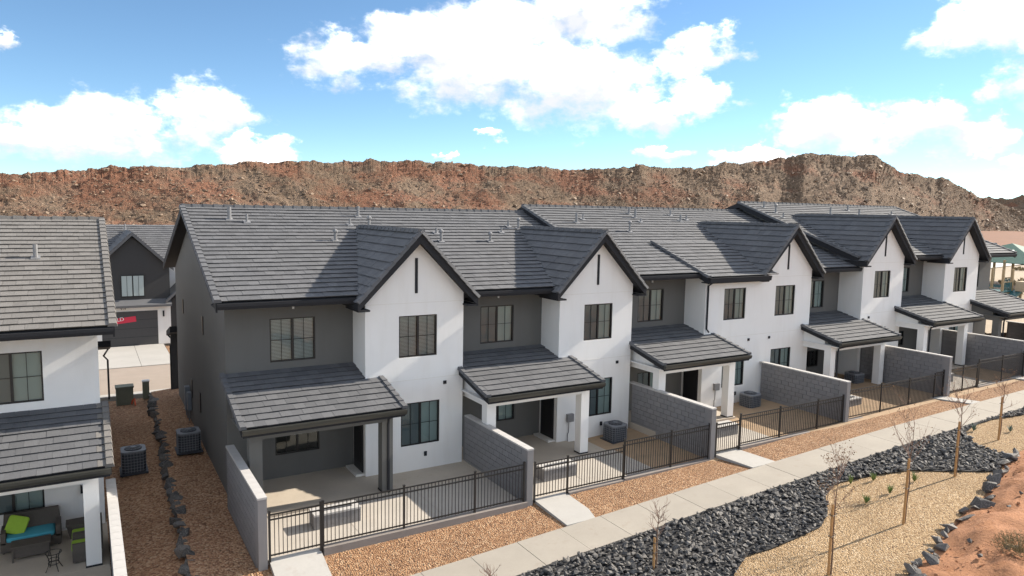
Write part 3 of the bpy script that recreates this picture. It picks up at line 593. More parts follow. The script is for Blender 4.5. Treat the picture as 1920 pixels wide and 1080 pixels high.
        bb = B(); xs_ = sorted((X(.15), X(.50))); bb.hexa([(xs_[0], -1.25, 2.38), (xs_[1], -1.25, 2.38), (xs_[1], RC, 2.38), (xs_[0], RC, 2.38)], [(xs_[0], -1.25, pz(-1.25)-.14), (xs_[1], -1.25, pz(-1.25)-.14), (xs_[1], RC, pz(RC)-.14), (xs_[0], RC, pz(RC)-.14)]); bb.obj('porch_beam', pmat)
        bb = B(); xs_ = sorted((X(4.31), X(4.66))); bb.hexa([(xs_[0], -1.25, 2.38), (xs_[1], -1.25, 2.38), (xs_[1], 0, 2.38), (xs_[0], 0, 2.38)], [(xs_[0], -1.25, pz(-1.25)-.14), (xs_[1], -1.25, pz(-1.25)-.14), (xs_[1], 0, pz(0)-.14), (xs_[0], 0, pz(0)-.14)]); bb.obj('porch_beam', pmat)
        for k, (x0, x1) in enumerate(((.15, .52), (4.29, 4.66))):
            bb = B(); rect(bb, x0, x1, -1.62, -1.25, -.02, 2.38); po = bb.obj('porch_post', pmat)
            bb = B(); rect(bb, x0-.015, x1+.015, -1.635, -1.235, -.03, .05); bb.obj('post_base', 'black_trim', po)
        if pmat == 'dark_stucco' or mir:
            xx = X(4.48) if not mir else X(4.2)
            B().tube([(xx, -2.22, 2.72), (xx, -1.72, 2.52), (xx, -1.68, 2.3), (xx, -1.68, .1), (xx, -1.75, .03)], .045, 8).obj('downspout', 'black_trim')
        # porch slab
        bb = B(); rect(bb, .0, Wn-.0, -1.68, RC, -.5, 0); rect(bb, Wn, 4.78, -1.68, -.001, -.5, 0); bb.obj('porch_slab', 'porch_concrete')
    for v_ in vents: vent_pipe(root, v_[0], v_[1]+0, Z0+roofz(v_[1]-Y0), *v_[2:])
    return root
def window_local(root, P, o, y, mode, rows):
    a = P(o[0], y, o[2]); b = P(o[1], y, o[3]); return window(root, a[0], b[0], a[2], b[2], a[1], mode, rows)

A_vents = [(1.16, 6.94, .55, .075), (1.77, 6.67, .38, .045), (6.59, 7.45, .5, .06), (5.89, 6.44, .32, .045), (6.53, 5.85, .5, .055, True), (4.74, 4.74, .36, .06, True), (9.47, 5.5, .3, .045), (9.29, 4.61, .42, .06, True), (11.67, 4.57, .32, .055, True), (12.84, 5.62, .3, .045), (13.64, 6.35, .36, .05), (14.05, 6.09, .42, .06, True)]
HA = house('charcoal-ended two-home townhouse block with dark posts on the porch beside the gravel alley', 0, 0, 0,
           [(0, False, 'gable', 'dark_stucco', ('blind', 'none', 'blind', 'right')), (W, False, 'gable', 'white_stucco', ('right', 'right', 'curtain', 'right'))], vents=A_vents)
XB = 2*W+.12
B_vents = [(17.54, 6.2, .55, .07), (18.25, 6.61, .35, .045), (22.08, 7.56, .45, .06), (22.03, 6.97, .55, .07), (21.9, 6.36, .25, .045), (20.01, 4.99, .45, .06, True), (25.06, 7.47, .35, .05), (24.98, 6.56, .42, .06), (25.63, 6.77, .35, .05), (29.9, 6.1, .15, .04)]
HB = house('middle townhouse block with a wide white bay and one gable at its right half', XB, .1, .32,
           [(0, False, 'flat', 'white_stucco', ('curtain', 'right', 'right', 'right')), (W, True, 'gable', 'white_stucco', ('curtain', 'none', 'right', 'right'))], vents=B_vents)
XC = 4*W+.0
C_vents = [(33.03, 7.56, .45, .06), (33.01, 6.63, .45, .06, True), (32.67, 5.78, .35, .05), (38.31, 6.58, .5, .06), (41.39, 7.44, .4, .06), (41.22, 6.46, .45, .06), (45.44, 6.77, .3, .05)]
HC = house('townhouse block next to the playground with a dark end porch', XC, 0, .845,
           [(0, True, 'gable', 'white_stucco', ('curtain', 'none', 'right', 'right')), (W, True, 'gable', 'dark_stucco', ('curtain', 'none', 'right', 'right'))], vents=C_vents)
HD = house('all-white townhouse block with furniture on its porch across the gravel alley', -3.58-2*W, .15, -.56,
           [(0, True, 'gable', 'white_stucco', ('curtain', 'none', 'right', 'right')), (W, True, 'gable', 'white_stucco', ('curtain', 'right', 'curtain', 'right'))], tilemat='roof_tile_warm', dark=None,
           vents=[(-6.3, 5.2, .42, .05), (-5.2, 5.0, .5, .07)])
# slot windows and meters on the end walls facing the alley
for y, z0, z1 in ((12.6, 4.35, 5.0), (6.3, 4.35, 5.05), (10.2, .95, 1.75), (7.6, .95, 1.75)):
    w = MB().box(-.03, 0.0, y-.13, y+.13, z0, z1).obj('slot_window', 'window_frame', HA); MB().add([(-.034, y+.09, z0+.05), (-.034, y-.09, z0+.05), (-.034, y-.09, z1-.05), (-.034, y+.09, z1-.05)], [(0, 1, 2, 3)]).obj('pane', 'door_black', w, recalc=False)
for y, z0, z1, d in ((10.6, .3, 1.1, .16), (11.1, .2, 1.25, .2), (11.6, .35, 1.0, .14)):
    mt_ = MB().box(-.01-d, -.01, y-.17, y+.17, z0, z1).obj('meter_box', 'meter_grey', HA); MB().tube([(-.1, y, z0), (-.1, y, -.2)], .03, 6).obj('conduit', 'galvanised', mt_)
for y, z0, z1, d in ((10.2, -.1, .8, .16), (9.6, -.2, .6, .12), (11.0, 0, .9, .14)):
    mt_ = MB().box(-3.57, -3.57+d, y-.17, y+.17, z0, z1).obj('meter_box', 'meter_grey', HD); MB().tube([(-3.48, y, z0), (-3.48, y, -.6)], .03, 6).obj('conduit', 'galvanised', mt_)
# street-side porch roofs seen at the ends of the alley
for root, xa, xb, z in ((HA, -.32, 1.5, 0), (HD, -6.5, -2.9, -.5)):
    pr_ = MB().hexa([(xa, YB, 3.0+z), (xb, YB, 3.0+z), (xb, YB+1.9, 2.55+z), (xa, YB+1.9, 2.55+z)], [(xa, YB, 3.3+z), (xb, YB, 3.3+z), (xb, YB+1.9, 2.8+z), (xa, YB+1.9, 2.8+z)]).obj('rear_porch_roof', 'black_trim', root)
    xx = xa+.3 if root is HA else xb-.3
    if root is HA: MB().box(xx-.15, xx+.15, YB+1.3, YB+1.6, -.6, 2.7+z).obj('rear_porch_post', 'house_charcoal' if root is HA else 'white_stucco', root)
    MB().tube([(xa+.06 if root is HA else xb-.06, YB+1.85, 2.6+z), (xx, YB+1.5, 2.3+z), (xx+(-.17 if root is HA else .17), YB+1.4, 2.1+z), (xx+(-.17 if root is HA else .17), YB+1.4, -.4)], .045, 6).obj('downspout', 'black_trim', root)

# --- house across the street
def text_mesh(name, body, size, mat, parent, M):
    cu = bpy.data.curves.new(name, 'FONT'); cu.body = body; cu.size = size; cu.extrude = .004; to = bpy.data.objects.new('text_source', cu); COL.objects.link(to)
    dg = bpy.context.evaluated_depsgraph_get(); me = bpy.data.meshes.new_from_object(to.evaluated_get(dg)); bpy.data.objects.remove(to); me.materials.clear()
    return put(name, me, mat, parent, M)
def house_e():
    root = thing('house', 'charcoal gabled house with a garage across the street at the end of the alley', 'building', (-1, 32, -.4)); g = -.4; yf = 32.0
    m = MB(); m.prism_y([(-3.4, 2.5), (1.25, 2.5), (1.25, 5.0), (-1.0, 7.1), (-3.4, 4.9)], yf, yf+.3); m.obj('gable_wall', 'house_charcoal', root)
    MB().box(-3.4, 1.25, yf-.05, yf+.2, g, 2.5).obj('garage_wall', 'white_stucco', root)
    gd = MB().box(-3.0, .42, yf-.07, yf, g, 2.0).obj('garage_door', 'garage_door', root)
    for k in range(1, 4): MB().box(-3.0, .42, yf-.074, yf-.06, g+.6*k-.01, g+.6*k+.01).obj('panel_joint', 'black_trim', gd)
    text_mesh('house_number', '919', .22, 'black_trim', root, Matrix.Translation((-1.85, yf-.06, 2.12)) @ Matrix.Rotation(R(90), 4, 'X'))
    MB().hexa([(-3.6, yf-.55, 2.3), (1.3, yf-.55, 2.3), (1.3, yf, 2.55), (-3.6, yf, 2.55)], [(-3.6, yf-.55, 2.45), (1.3, yf-.55, 2.45), (1.3, yf, 2.8), (-3.6, yf, 2.8)]).obj('pent_roof', 'roof_tile', root)
    ro = MB().prism_y([(-3.5, 4.75), (-1.0, 7.2), (1.5, 4.75), (1.5, 4.95), (-1.0, 7.42), (-3.5, 4.95)], yf-.35, yf+6).obj('gable_roof', 'roof_tile', root)
    mt = MB(); lay_tiles(frame((-3.5, yf+6, 4.95), (0, -1, 0), (2.5, 0, 2.47)), 6.35, 3.5, mt); lay_tiles(frame((1.5, yf-.35, 4.95), (0, 1, 0), (-2.5, 0, 2.47)), 6.35, 3.5, mt); stuff(mt.obj('roof_tiles', 'roof_tile', ro, recalc=False))
    w = MB().box(-1.78, -.32, yf-.05, yf+.05, 3.0, 4.5).obj('window', 'window_frame', root)
    for a, b in ((-1.72, -1.09), (-1.01, -.38)): MB().box(a, b, yf-.06, yf-.051, 3.06, 4.44).obj('pane', 'curtain', w)
    for a in (-1.405, -.695): MB().box(a-.012, a+.012, yf-.068, yf-.06, 3.06, 4.44).obj('muntin', 'window_frame', w)
    MB().box(1.25, 9, yf+2.6, yf+2.9, g, 5.4).obj('wall', 'white_stucco', root)
    mr_ = MB().prism_x([(yf+2.0, 5.4), (yf+7.5, 7.7), (yf+13, 5.4), (yf+13, 5.2), (yf+7.5, 7.5), (yf+2, 5.2)], -9, 12).obj('main_roof', 'roof_tile', root)
    mt = MB(); lay_tiles(frame((-9, yf+2, 5.42), (1, 0, 0), (0, 5.5, 2.3)), 21, 5.96, mt); stuff(mt.obj('roof_tiles', 'roof_tile', mr_, recalc=False))
    MB().prism_y([(1.25, g), (3.6, g), (3.6, 2.6), (2.4, 3.8), (1.25, 2.6)], yf-.02, yf+2.6).obj('entry', 'house_charcoal', root)
    MB().prism_y([(.9, 2.45), (2.4, 3.95), (4, 2.45), (4, 2.65), (2.4, 4.15), (.9, 2.65)], yf-.5, yf+2.7).obj('entry_roof', 'roof_tile', root)
    w = MB().box(1.7, 2.6, yf-.06, yf-.02, .0, 2.2).obj('entry_door', 'window_frame', root)
    for k in range(4): MB().box(1.76, 2.4, yf-.07, yf-.06, .25+.5*k, .65+.5*k).obj('pane', 'curtain', w)
    MB().box(.74, .84, yf-.16, yf-.05, 1.55, 1.95).obj('wall_lamp', 'black_trim', root)
    vent_pipe(root, -1.1, yf+6.2, 7.35, .5, .05)
    b = MB().box(-3.3, -.93, yf-.10, yf-.085, 1.22, 1.60); c = Vector((-1.6, yf, 1.4)); b.v = [tuple(c+Matrix.Rotation(-.10, 3, 'Y') @ (Vector(p)-c)) for p in b.v]
    bo = b.obj('sale_banner', 'banner_red'); tag(bo, 'red banner reading SOLD tilted across the garage door', 'banner')
    text_mesh('lettering', 'SOLD', .36, 'lettering', bo, Matrix.Translation((-2.55, yf-.112, 1.30)) @ Matrix.Rotation(-.10, 4, 'Y') @ Matrix.Rotation(R(90), 4, 'X'))
house_e()

# ================================================================= YARDS
BLK = MB().box(0, .384, -.1, .1, 0, .184).mesh('block'); BLKH = MB().box(0, .186, -.1, .1, 0, .184).mesh('block'); CAP = MB().box(0, .394, -.125, .125, 0, .055).mesh('cap_block')
def block_wall(label, x, y0, y1, z0, z1, mat='block', capmat='block_cap', step=None):
    """wall along y at centre x from y0 (house) to y1 (front)"""
    root = thing('block_wall', label, 'wall', (x, (y0+y1)/2, z0), 'block walls between the yards'); L = y0-y1; rows = round((z1-z0)/.2)
    MB().box(x-.08, x+.08, y1+.01, y0-.003, z0-.3, z0+rows*.2-.01).obj('mortar_core', 'mortar' if mat == 'block' else mat, root)
    for j in range(-1, rows):
        y = y1; first = True
        while y < y0-.05:
            half = (j % 2 == 1 and first); l = .2 if half else .4; first = False
            if y+l > y0+.01: l = .2
            if y+l > y0+.01: break
            put('block', BLKH if l < .3 else BLK, mat, root, Matrix.Translation((x, y+.004, z0+j*.2+.004)) @ Matrix.Rotation(R(90), 4, 'Z')); y += l
    y = y1-.02
    while y < y0-.2: put('cap_block', CAP, capmat, root, Matrix.Translation((x, y+.003, z0+rows*.2)) @ Matrix.Rotation(R(90), 4, 'Z')); y += .4
    MB().box(x-.115, x+.115, y1-.012, y1+.36, z0-.35, z0+rows*.2+.0).obj('end_pier', mat, root)
    return root
WALLS = [(-.10, .42, -4.55, -.1, 1.7), (8.17, 0, -4.55, -.1, 1.7), (16.32, .0, -4.6, .2, 2.0), (24.50, .0, -4.62, .35, 2.15), (32.45, -.0, -4.7, .75, 2.55), (40.5, 0, -4.7, .85, 2.65)]
WL = ['grey block wall along the alley beside the dark-post porch', 'grey block wall between the dark-post porch yard and the next yard', 'grey block wall under the electrical-box side of the wide white bay home', 'grey block wall in front of the wide white bay below its gable', 'grey block wall between the middle block and the playground-side block', 'grey block wall before the dark end porch']
for (x, y0, y1, z0, z1), lb in zip(WALLS, WL): block_wall(lb, x, y0, y1, z0, z1)
block_wall('pale painted block wall beside the furnished white porch', -3.42, .2, -9.5, -.75, 1.2, 'white_block', 'white_block')
block_wall('grey block wall at the far side of the dark end porch', 48.3, .0, -4.7, .85, 2.65)

# fence runs: (x0, x1, base z, top z, gate?)
PK = MB().box(-.009, .009, -.009, .009, 0, 1).mesh('picket')
def fence(name, label, cat, x0, x1, zb, zt, posts, group):
    root = thing(name, label, cat, ((x0+x1)/2, -4.5, zb), group); y = -4.5
    for xp in posts: 
        p = MB().box(xp-.028, xp+.028, y-.028, y+.028, zb-.12, zt+.05).obj('post', 'black_metal', root); MB().box(xp-.034, xp+.034, y-.034, y+.034, zt+.05, zt+.075).obj('post_cap', 'black_metal', p)
    for z in (zb+.09, zt-.16, zt-.02): MB().box(x0, x1, y-.016, y+.016, z-.018, z+.018).obj('rail', 'black_metal', root)
    n = max(2, round((x1-x0)/.112)); d = (x1-x0)/n
    for i in range(1, n): put('picket', PK, 'black_metal', root, Matrix.Translation((x0+i*d, y, zb+.05)) @ Matrix.Diagonal((1, 1, zt-zb-.06, 1)))
FN = [('fence', 'black picket fence run before the dark-post porch and its planter', .0+1.5, 8.0, .05, 1.27, (1.5, 3.87, 6.2, 7.97)),
      ('gate', 'black metal gate in front of the dark-post porch yard', .10, 1.42, .02, 1.25, (.08, 1.44)),
      ('gate', 'black metal gate of the second home, between block wall and planter', 8.40, 9.66, .04, 1.2, (8.38, 9.68)),
      ('fence', 'lower fence run of the second home beside its gate', 9.72, 12.05, .05, 1.2, (12.07,)),
      ('fence', 'raised fence run of the second home by the air conditioner', 12.11, 16.2, .1, 1.4, (12.1, 14.3, 16.22)),
      ('gate', 'black metal gate of the home with the wide white bay', 16.62, 17.86, .2, 1.36, (16.6, 17.88)),
      ('fence', 'fence run in front of the wide white bay and its air conditioner', 17.93, 24.36, .32, 1.54, (17.92, 20.25, 22.65, 24.36)),
      ('fence', 'fence run in front of the home right of the wide bay', 24.74, 31.55, .46, 1.76, (24.72, 27.15, 29.4, 31.55)),
      ('gate', 'black metal gate up against the wall before the playground-side block', 31.62, 32.32, .56, 1.86, (32.3,)),
      ('fence', 'short fence run right after the playground-side wall', 32.62, 35.5, .65, 1.9, (32.6, 34.1, 35.5)),
      ('fence', 'last raised fence run toward the dark end porch', 35.6, 40.3, .78, 2.1, (35.6, 38.0, 40.3)),
      ('fence', 'fence run in front of the dark end porch', 40.7, 48.2, .85, 2.15, (40.7, 44.4, 48.2))]
for nm, lb, x0, x1, zb, zt, ps in FN: fence(nm, lb, 'gate' if nm == 'gate' else 'fence', x0, x1, zb, zt, ps, 'yard gates' if nm == 'gate' else 'yard fences')
# yard slabs, kerbs under the fence, stubs to the sidewalk
YARDS = [(.03, 8.06, -.07), (8.28, 16.2, -.06), (16.45, 24.38, .22), (24.63, 32.33, .36), (32.58, 40.4, .72), (40.62, 48.2, .78)]
for x0, x1, z in YARDS:
    n = 3; w = (x1-x0)/n
    for k in range(n):
        for (ya, yb) in ((-4.38, -1.69),): struct(MB().box(x0+k*w+.006, x0+(k+1)*w-.006, ya, yb, z-.5, z+.0).obj('patio', 'patio_concrete'))
    struct(MB().box(x0, x1, -1.68, 1.28, z-.5, z-.012).obj('patio', 'porch_concrete'))
struct(MB().box(-30, -3.54, -9, 1.6, -1.2, -.575).obj('patio', 'porch_concrete'))
for x0, x1, z in ((1.5, 8.05, .03), (9.7, 12.08, .03), (12.08, 16.2, .08), (17.9, 24.38, .3), (24.62, 31.6, .43), (32.57, 35.55, .62), (35.55, 40.4, .75), (40.62, 48.2, .83)):
    o = MB().box(x0, x1, -4.62, -4.39, -.8, z).obj('fence_kerb', 'curb_concrete'); struct(o)
for x0, x1, z in ((.08, 1.44, -.03), (8.42, 9.68, -.02), (16.6, 17.88, .18), (31.45, 32.3, .60), (39.2, 40.3, .78)):
    zz = zf((x0+x1)/2)-.004
    struct(MB().hexa([(x0, -6.295, zz-.2), (x1, -6.295, zz-.2), (x1, -4.37, z-.3), (x0, -4.37, z-.3)], [(x0, -6.295, zz), (x1, -6.295, zz), (x1, -4.37, z), (x0, -4.37, z)]).obj('walkway', 'driveway'))
# planters
PB = MB().box(0, .345, 0, .19, 0, .13).mesh('block')
def planter(x, y, z, lb):
    root = thing('planter', lb, 'planter', (x+.7, y+.26, z), 'low block planters in the yards')
    for j in range(3):
        for i in range(4): put('block', PB, 'block', root, Matrix.Translation((x+i*.35, y, z+j*.133))); put('block', PB, 'block', root, Matrix.Translation((x+i*.35, y+.36, z+j*.133)))
        for s in (0, 1): MB().box(x+.005+s*1.2, x+.19+s*1.2, y+.195, y+.355, z+j*.133, z+j*.133+.13).obj('block', 'block', root)
    for a, b, c, d in ((0, 1.4, -.015, .19), (0, 1.4, .36, .565), (0, .2, .19, .36), (1.2, 1.4, .19, .36)): MB().box(x+a, x+b, y+c, y+d, z+.40, z+.455).obj('cap', 'block_cap', root)
    MB().box(x+.2, x+1.2, y+.19, y+.36, z, z+.3).obj('soil', 'rock_bed', root)
planter(1.62, -3.2, -.07, 'low grey block planter in the dark-post porch yard'); planter(9.6, -3.25, -.06, 'low grey block planter behind the second home gate'); planter(17.9, -3.2, .22, 'low grey block planter in the wide white bay yard')
planter(26.2, -3.3, .36, 'low grey block planter in the yard right of the wide bay'); planter(34.2, -3.3, .72, 'low grey block planter in the playground-side yard')
# condensers
def condenser(x, y, z, lb, s=.78, h=.72):
    root = thing('air_conditioner', lb, 'air conditioner', (x, y, z), 'outdoor air conditioner units'); r = s/2; c = .1
    def octo(r, c): return [(x-r+c, y-r), (x+r-c, y-r), (x+r, y-r+c), (x+r, y+r-c), (x+r-c, y+r), (x-r+c, y+r), (x-r, y+r-c), (x-r, y-r+c)]
    MB().box(x-r-.05, x+r+.05, y-r-.05, y+r+.05, z-.02, z+.05).obj('pad', 'ac_dark', root)
    MB().prism_z(octo(r-.02, c), z+.05, z+h-.06).obj('coil', 'ac_dark', root)
    g = MB()
    for k in range(7): zz = z+.1+k*(h-.2)/6; g.prism_z(octo(r-.012, c), zz, zz+.012)
    for k in range(-3, 4):
        for sg in (-1, 1): g.box(x+k*.1-.006, x+k*.1+.006, y+sg*(r-.012)-.006, y+sg*(r-.012)+.006, z+.06, z+h-.06); g.box(x+sg*(r-.012)-.006, x+sg*(r-.012)+.006, y+k*.1-.006, y+k*.1+.006, z+.06, z+h-.06)
    g.obj('guard', 'ac_top', root)
    MB().prism_z(octo(r, c), z+h-.06, z+h).obj('top', 'ac_top', root)
    f = MB().tube([(x, y, z+h), (x, y, z+h+.03)], .29, 20).obj('fan_guard', 'ac_dark', root)
    q = MB(); q.tube([(x, y, z+h+.03), (x, y, z+h+.07)], .09, 12)
    for k in range(10): a = k*.628; q.box(-.0, .0, 0, 0, 0, 0) if False else q.tube([(x+.08*math.cos(a), y+.08*math.sin(a), z+h+.045), (x+.29*math.cos(a), y+.29*math.sin(a), z+h+.035)], .008, 4)
    q.obj('grille', 'ac_top', f)
condenser(14.75, -.75, -.06, 'air conditioner on the second home patio by the block wall'); condenser(23.0, -.62, .22, 'air conditioner on the wide white bay patio')
condenser(-.62, 6.4, -.18, 'air conditioner in the alley against the charcoal end wall', .82, .78); condenser(-2.55, 6.0, -.55, 'air conditioner in the alley beside the white building', .82, .85)
condenser(31.2, -.5, .36, 'air conditioner on the patio right of the wide bay')
# electrical boxes
for x, z, lb, gy in ((12.93, .0, 'grey electrical box with conduit on the second home bay', -.0), (21.4, .32, 'grey electrical box with conduit on the wide white bay', .1)):
    root = thing('electrical_box', lb, 'electrical box', (x, gy, z), 'electrical disconnect boxes'); MB().box(x-.15, x+.15, gy-.14, gy-.002, z+.8, z+1.12).obj('cabinet', 'galvanised', root); MB().tube([(x-.05, gy-.06, z+.8), (x-.05, gy-.05, z+.35), (x-.09, gy-.05, z+.3), (x-.09, gy-.05, z-.05)], .02, 6).obj('conduit', 'galvanised', root)
# utility pedestals at the street end of the alley
t = thing('utility_cabinet', 'olive green utility cabinet at the street end of the alley', 'utility box', (-2.36, 16.4, -.56)); MB().box(-2.75, -2.0, 16.1, 16.7, -.56, .28).obj('body', 'utility_green', t); MB().box(-2.78, -1.97, 16.07, 16.73, .28, .36).obj('lid', 'utility_green', t)
t = thing('utility_pedestal', 'tall narrow utility pedestal next to the green cabinet', 'utility box', (-1.4, 16.8, -.5)); MB().box(-1.55, -1.25, 16.7, 17.0, -.5, .38).obj('body', 'utility_green', t); MB().box(-1.57, -1.23, 16.68, 17.02, .38, .43).obj('lid', 'plastic_white', t)
tag(MB().tube([(-2.1, 16.0, -.5), (-2.05, 15.9, -.3), (-1.98, 15.8, -.2), (-1.95, 15.6, -.5)], .04, 6).obj('pipe_stub', 'orange_pipe'), 'orange conduit stub beside the green utility cabinet', 'pipe')

# ================================================================= PORCH FURNITURE (white building)
Z = -.57
def furniture():
    t = thing('sofa', 'grey wicker sofa with teal seat cushion under the porch window', 'sofa', (-5.4, .85, Z))
    m = MB().box(-6.15, -4.72, .45, 1.22, Z+.06, Z+.34); m.obj('base', 'wicker', t)
    MB().hexa([(-6.15, 1.02, Z+.3), (-4.72, 1.02, Z+.3), (-4.72, 1.24, Z+.3), (-6.15, 1.24, Z+.3)], [(-6.1, 1.12, Z+.92), (-4.77, 1.12, Z+.92), (-4.77, 1.24, Z+.92), (-6.1, 1.24, Z+.92)]).obj('backrest', 'wicker', t)
    for x in (-6.15, -4.84): MB().box(x, x+.12, .45, 1.1, Z+.3, Z+.62).obj('armrest', 'wicker', t)
    for x in (-6.12, -4.8):
        for y in (.5, 1.15): MB().box(x, x+.06, y, y+.05, Z, Z+.07).obj('leg', 'wicker', t)
    def cushion(name, x0, x1, y0, y1, z0, z1, mat, parent=None, M=None):
        bm = bmesh.new(); bmesh.ops.create_cube(bm, size=1); bmesh.ops.bevel(bm, geom=bm.edges[:], offset=.16, segments=3, affect='EDGES', profile=.6)
        me = bpy.data.meshes.new(name); bm.to_mesh(me); bm.free(); me.polygons.foreach_set('use_smooth', [True]*len(me.polygons))
        return put(name, me, mat, parent, (M or Matrix()) @ Matrix.Translation(((x0+x1)/2, (y0+y1)/2, (z0+z1)/2)) @ Matrix.Diagonal((x1-x0, y1-y0, z1-z0, 1)))
    cushion('seat_cushion', -6.02, -4.86, .42, 1.08, Z+.33, Z+.47, 'teal_fabric', t)
    o = cushion('pillow', -.25, .25, -.08, .08, -.25, .25, 'lime_fabric', None, Matrix.Translation((-5.78, .86, Z+.66)) @ Matrix.Rotation(-.5, 4, 'X') @ Matrix.Rotation(.35, 4, 'Y')); tag(o, 'lime green throw pillow propped on the wicker sofa', 'pillow')
    t = thing('coffee_table', 'grey wicker coffee table in front of the sofa', 'table', (-5.4, 0, Z)); MB().box(-5.88, -4.95, -.25, .25, Z+.42, Z+.46).obj('tabletop', 'wicker', t); MB().box(-5.82, -5.0, -.19, .19, Z+.12, Z+.42).obj('apron', 'wicker', t)
    for x in (-5.85, -5.03):
        for y in (-.22, .17): MB().box(x, x+.05, y, y+.05, Z, Z+.42).obj('leg', 'wicker', t)
    t = thing('side_table', 'grey wicker side table between sofa and chairs', 'table', (-4.35, .85, Z)); MB().box(-4.6, -4.12, .6, 1.1, Z+.42, Z+.47).obj('tabletop', 'wicker', t); MB().hexa([(-4.5, .7, Z), (-4.2, .7, Z), (-4.2, 1.0, Z), (-4.5, 1.0, Z)], [(-4.58, .62, Z+.42), (-4.14, .62, Z+.42), (-4.14, 1.08, Z+.42), (-4.58, 1.08, Z+.42)]).obj('base', 'wicker', t)
    for y, lb in ((-.75, 'wicker armchair with lime cushion beside the white porch post'), (.05, 'wicker armchair with lime cushion next to the side table')):
        t = thing('armchair', lb, 'chair', (-4.1, y, Z), 'wicker armchairs'); MB().box(-4.42, -3.72, y-.33, y+.33, Z+.05, Z+.34).obj('base', 'wicker', t)
        MB().hexa([(-3.85, y-.33, Z+.3), (-3.7, y-.33, Z+.3), (-3.7, y+.33, Z+.3), (-3.85, y+.33, Z+.3)], [(-3.78, y-.3, Z+.8), (-3.68, y-.3, Z+.8), (-3.68, y+.3, Z+.8), (-3.78, y+.3, Z+.8)]).obj('backrest', 'wicker', t)
        for s in (-1, 1): MB().box(-4.42, -3.78, y+s*.33-.05, y+s*.33+.05, Z+.3, Z+.58).obj('armrest', 'wicker', t)
        cushion('seat_cushion', -4.44, -3.8, y-.27, y+.27, Z+.33, Z+.46, 'lime_fabric', t)
    t = thing('plant_stand', 'small round black metal plant stand on the porch', 'stand', (-4.85, -1.15, Z)); x, y = -4.85, -1.15
    for k in range(4): a = k*1.57+.5; c, s = math.cos(a), math.sin(a); MB().tube([(x+.22*c, y+.22*s, Z), (x+.12*c, y+.12*s, Z+.2), (x+.12*c, y+.12*s, Z+.34), (x+.18*c, y+.18*s, Z+.5)], .012, 6).obj('leg', 'black_metal', t)
    for r_, z in ((.19, Z+.5), (.125, Z+.3), (.13, Z+.2)): MB().tube([(x+r_*math.cos(a*.3927), y+r_*math.sin(a*.3927), z) for a in range(17)], .011, 5, False).obj('ring', 'black_metal', t)
furniture()
tag(MB().box(-4.20, -4.07, 1.33, 1.45, Z+1.12, Z+1.35).obj('wall_lamp', 'black_trim'), 'black square lamp on the white porch wall', 'lamp')

# ================================================================= PLANTS
def sapling(x, y, h, stake, seed, lb, lean=0., leafy=.0):
    r = random.Random(seed); z = zf(x)-.05; root = thing('sapling', lb, 'tree', (x, y, z), 'staked young trees')
    pts = [(x+.10+lean*t*.3+r.uniform(-.02, .02), y+r.uniform(-.02, .02), z+h*t) for t in (0, .2, .4, .6, .8, 1)]
    tr = MB().tube(pts, [.024, .022, .019, .015, .010, .004], 7).obj('trunk', 'bark', root)
    m = MB()
    def grow(p, d, L, rad, dep):
        q = [p]; 
        for k in range(3): d = (d+Vector((r.uniform(-.25, .25), r.uniform(-.25, .25), r.uniform(-.05, .22)))).normalized(); q.append(q[-1]+d*L/3)
        m.tube(q, [rad, rad*.8, rad*.6, rad*.3], 4, False)
        if dep > 0:
            for k in range(r.randint(2, 4)): b = r.choice(q[1:]); grow(b, (d+Vector((r.uniform(-.9, .9), r.uniform(-.9, .9), r.uniform(-.1, .6)))).normalized(), L*r.uniform(.45, .7), rad*.55, dep-1)
        elif leafy and r.random() < leafy:
            for k in range(4):
                c = q[-1]+Vector((r.uniform(-.06, .06), r.uniform(-.06, .06), r.uniform(-.05, .05))); s = .028; a = Vector((r.uniform(-1, 1), r.uniform(-1, 1), r.uniform(-1, 1))).normalized()*s; b = a.cross(Vector((.3, .5, .8))).normalized()*s*.6; LV.add([c-a, c+b, c+a, c-b], [(0, 1, 2, 3)])
    LV = MB()
    for k in range(12):
        t = r.uniform(.5, .98); i = min(4, int(t*5)); p = Vector(pts[i]).lerp(Vector(pts[i+1]), t*5-i); a = r.uniform(0, 6.28); grow(p, Vector((math.cos(a), math.sin(a), r.uniform(.5, 1.3))).normalized(), h*r.uniform(.14, .26), .009, 2)
    m.obj('branches', 'twig', root, recalc=False)
    if LV.v: LV.obj('dry_leaves', 'dry_leaf', root, recalc=False)
    if stake:
        s = MB().tube([(x, y, z-.1), (x+lean*.2, y+.0, z+stake)], .035, 8).obj('stake', 'stake_wood', root)
        for f in (.55, .85): zz = z+stake*f; MB().tube([(x-.05, y-.05, zz), (x+.16, y-.04, zz+.02), (x+.16, y+.05, zz+.02), (x-.05, y+.05, zz), (x-.05, y-.05, zz)], .009, 5).obj('tie', 'black_metal', root)
sapling(27.17, -9.44, 2.3, 1.75, 1, 'staked sapling in tan gravel next to the small agave', .1, .25)
sapling(21.85, -10.55, 3.0, 1.95, 2, 'staked sapling at the tip of the tan gravel against black rock', .1, .3)
sapling(16.92, -11.65, 3.1, 2.0, 3, 'staked sapling with a leaning orange stake amid small yuccas', .25, .25)
sapling(12.56, -12.24, 2.9, 1.9, 4, 'brown-leaved sapling with dense twigs at the black rock edge', .0, .9)
sapling(8.93, -9.57, 1.75, .9, 5, 'bare thin sapling standing in the black rocks', .0)
sapling(4.2, -8.9, 1.0, 0, 8, 'tiny bare sapling in the black rocks beside the sidewalk', .0)
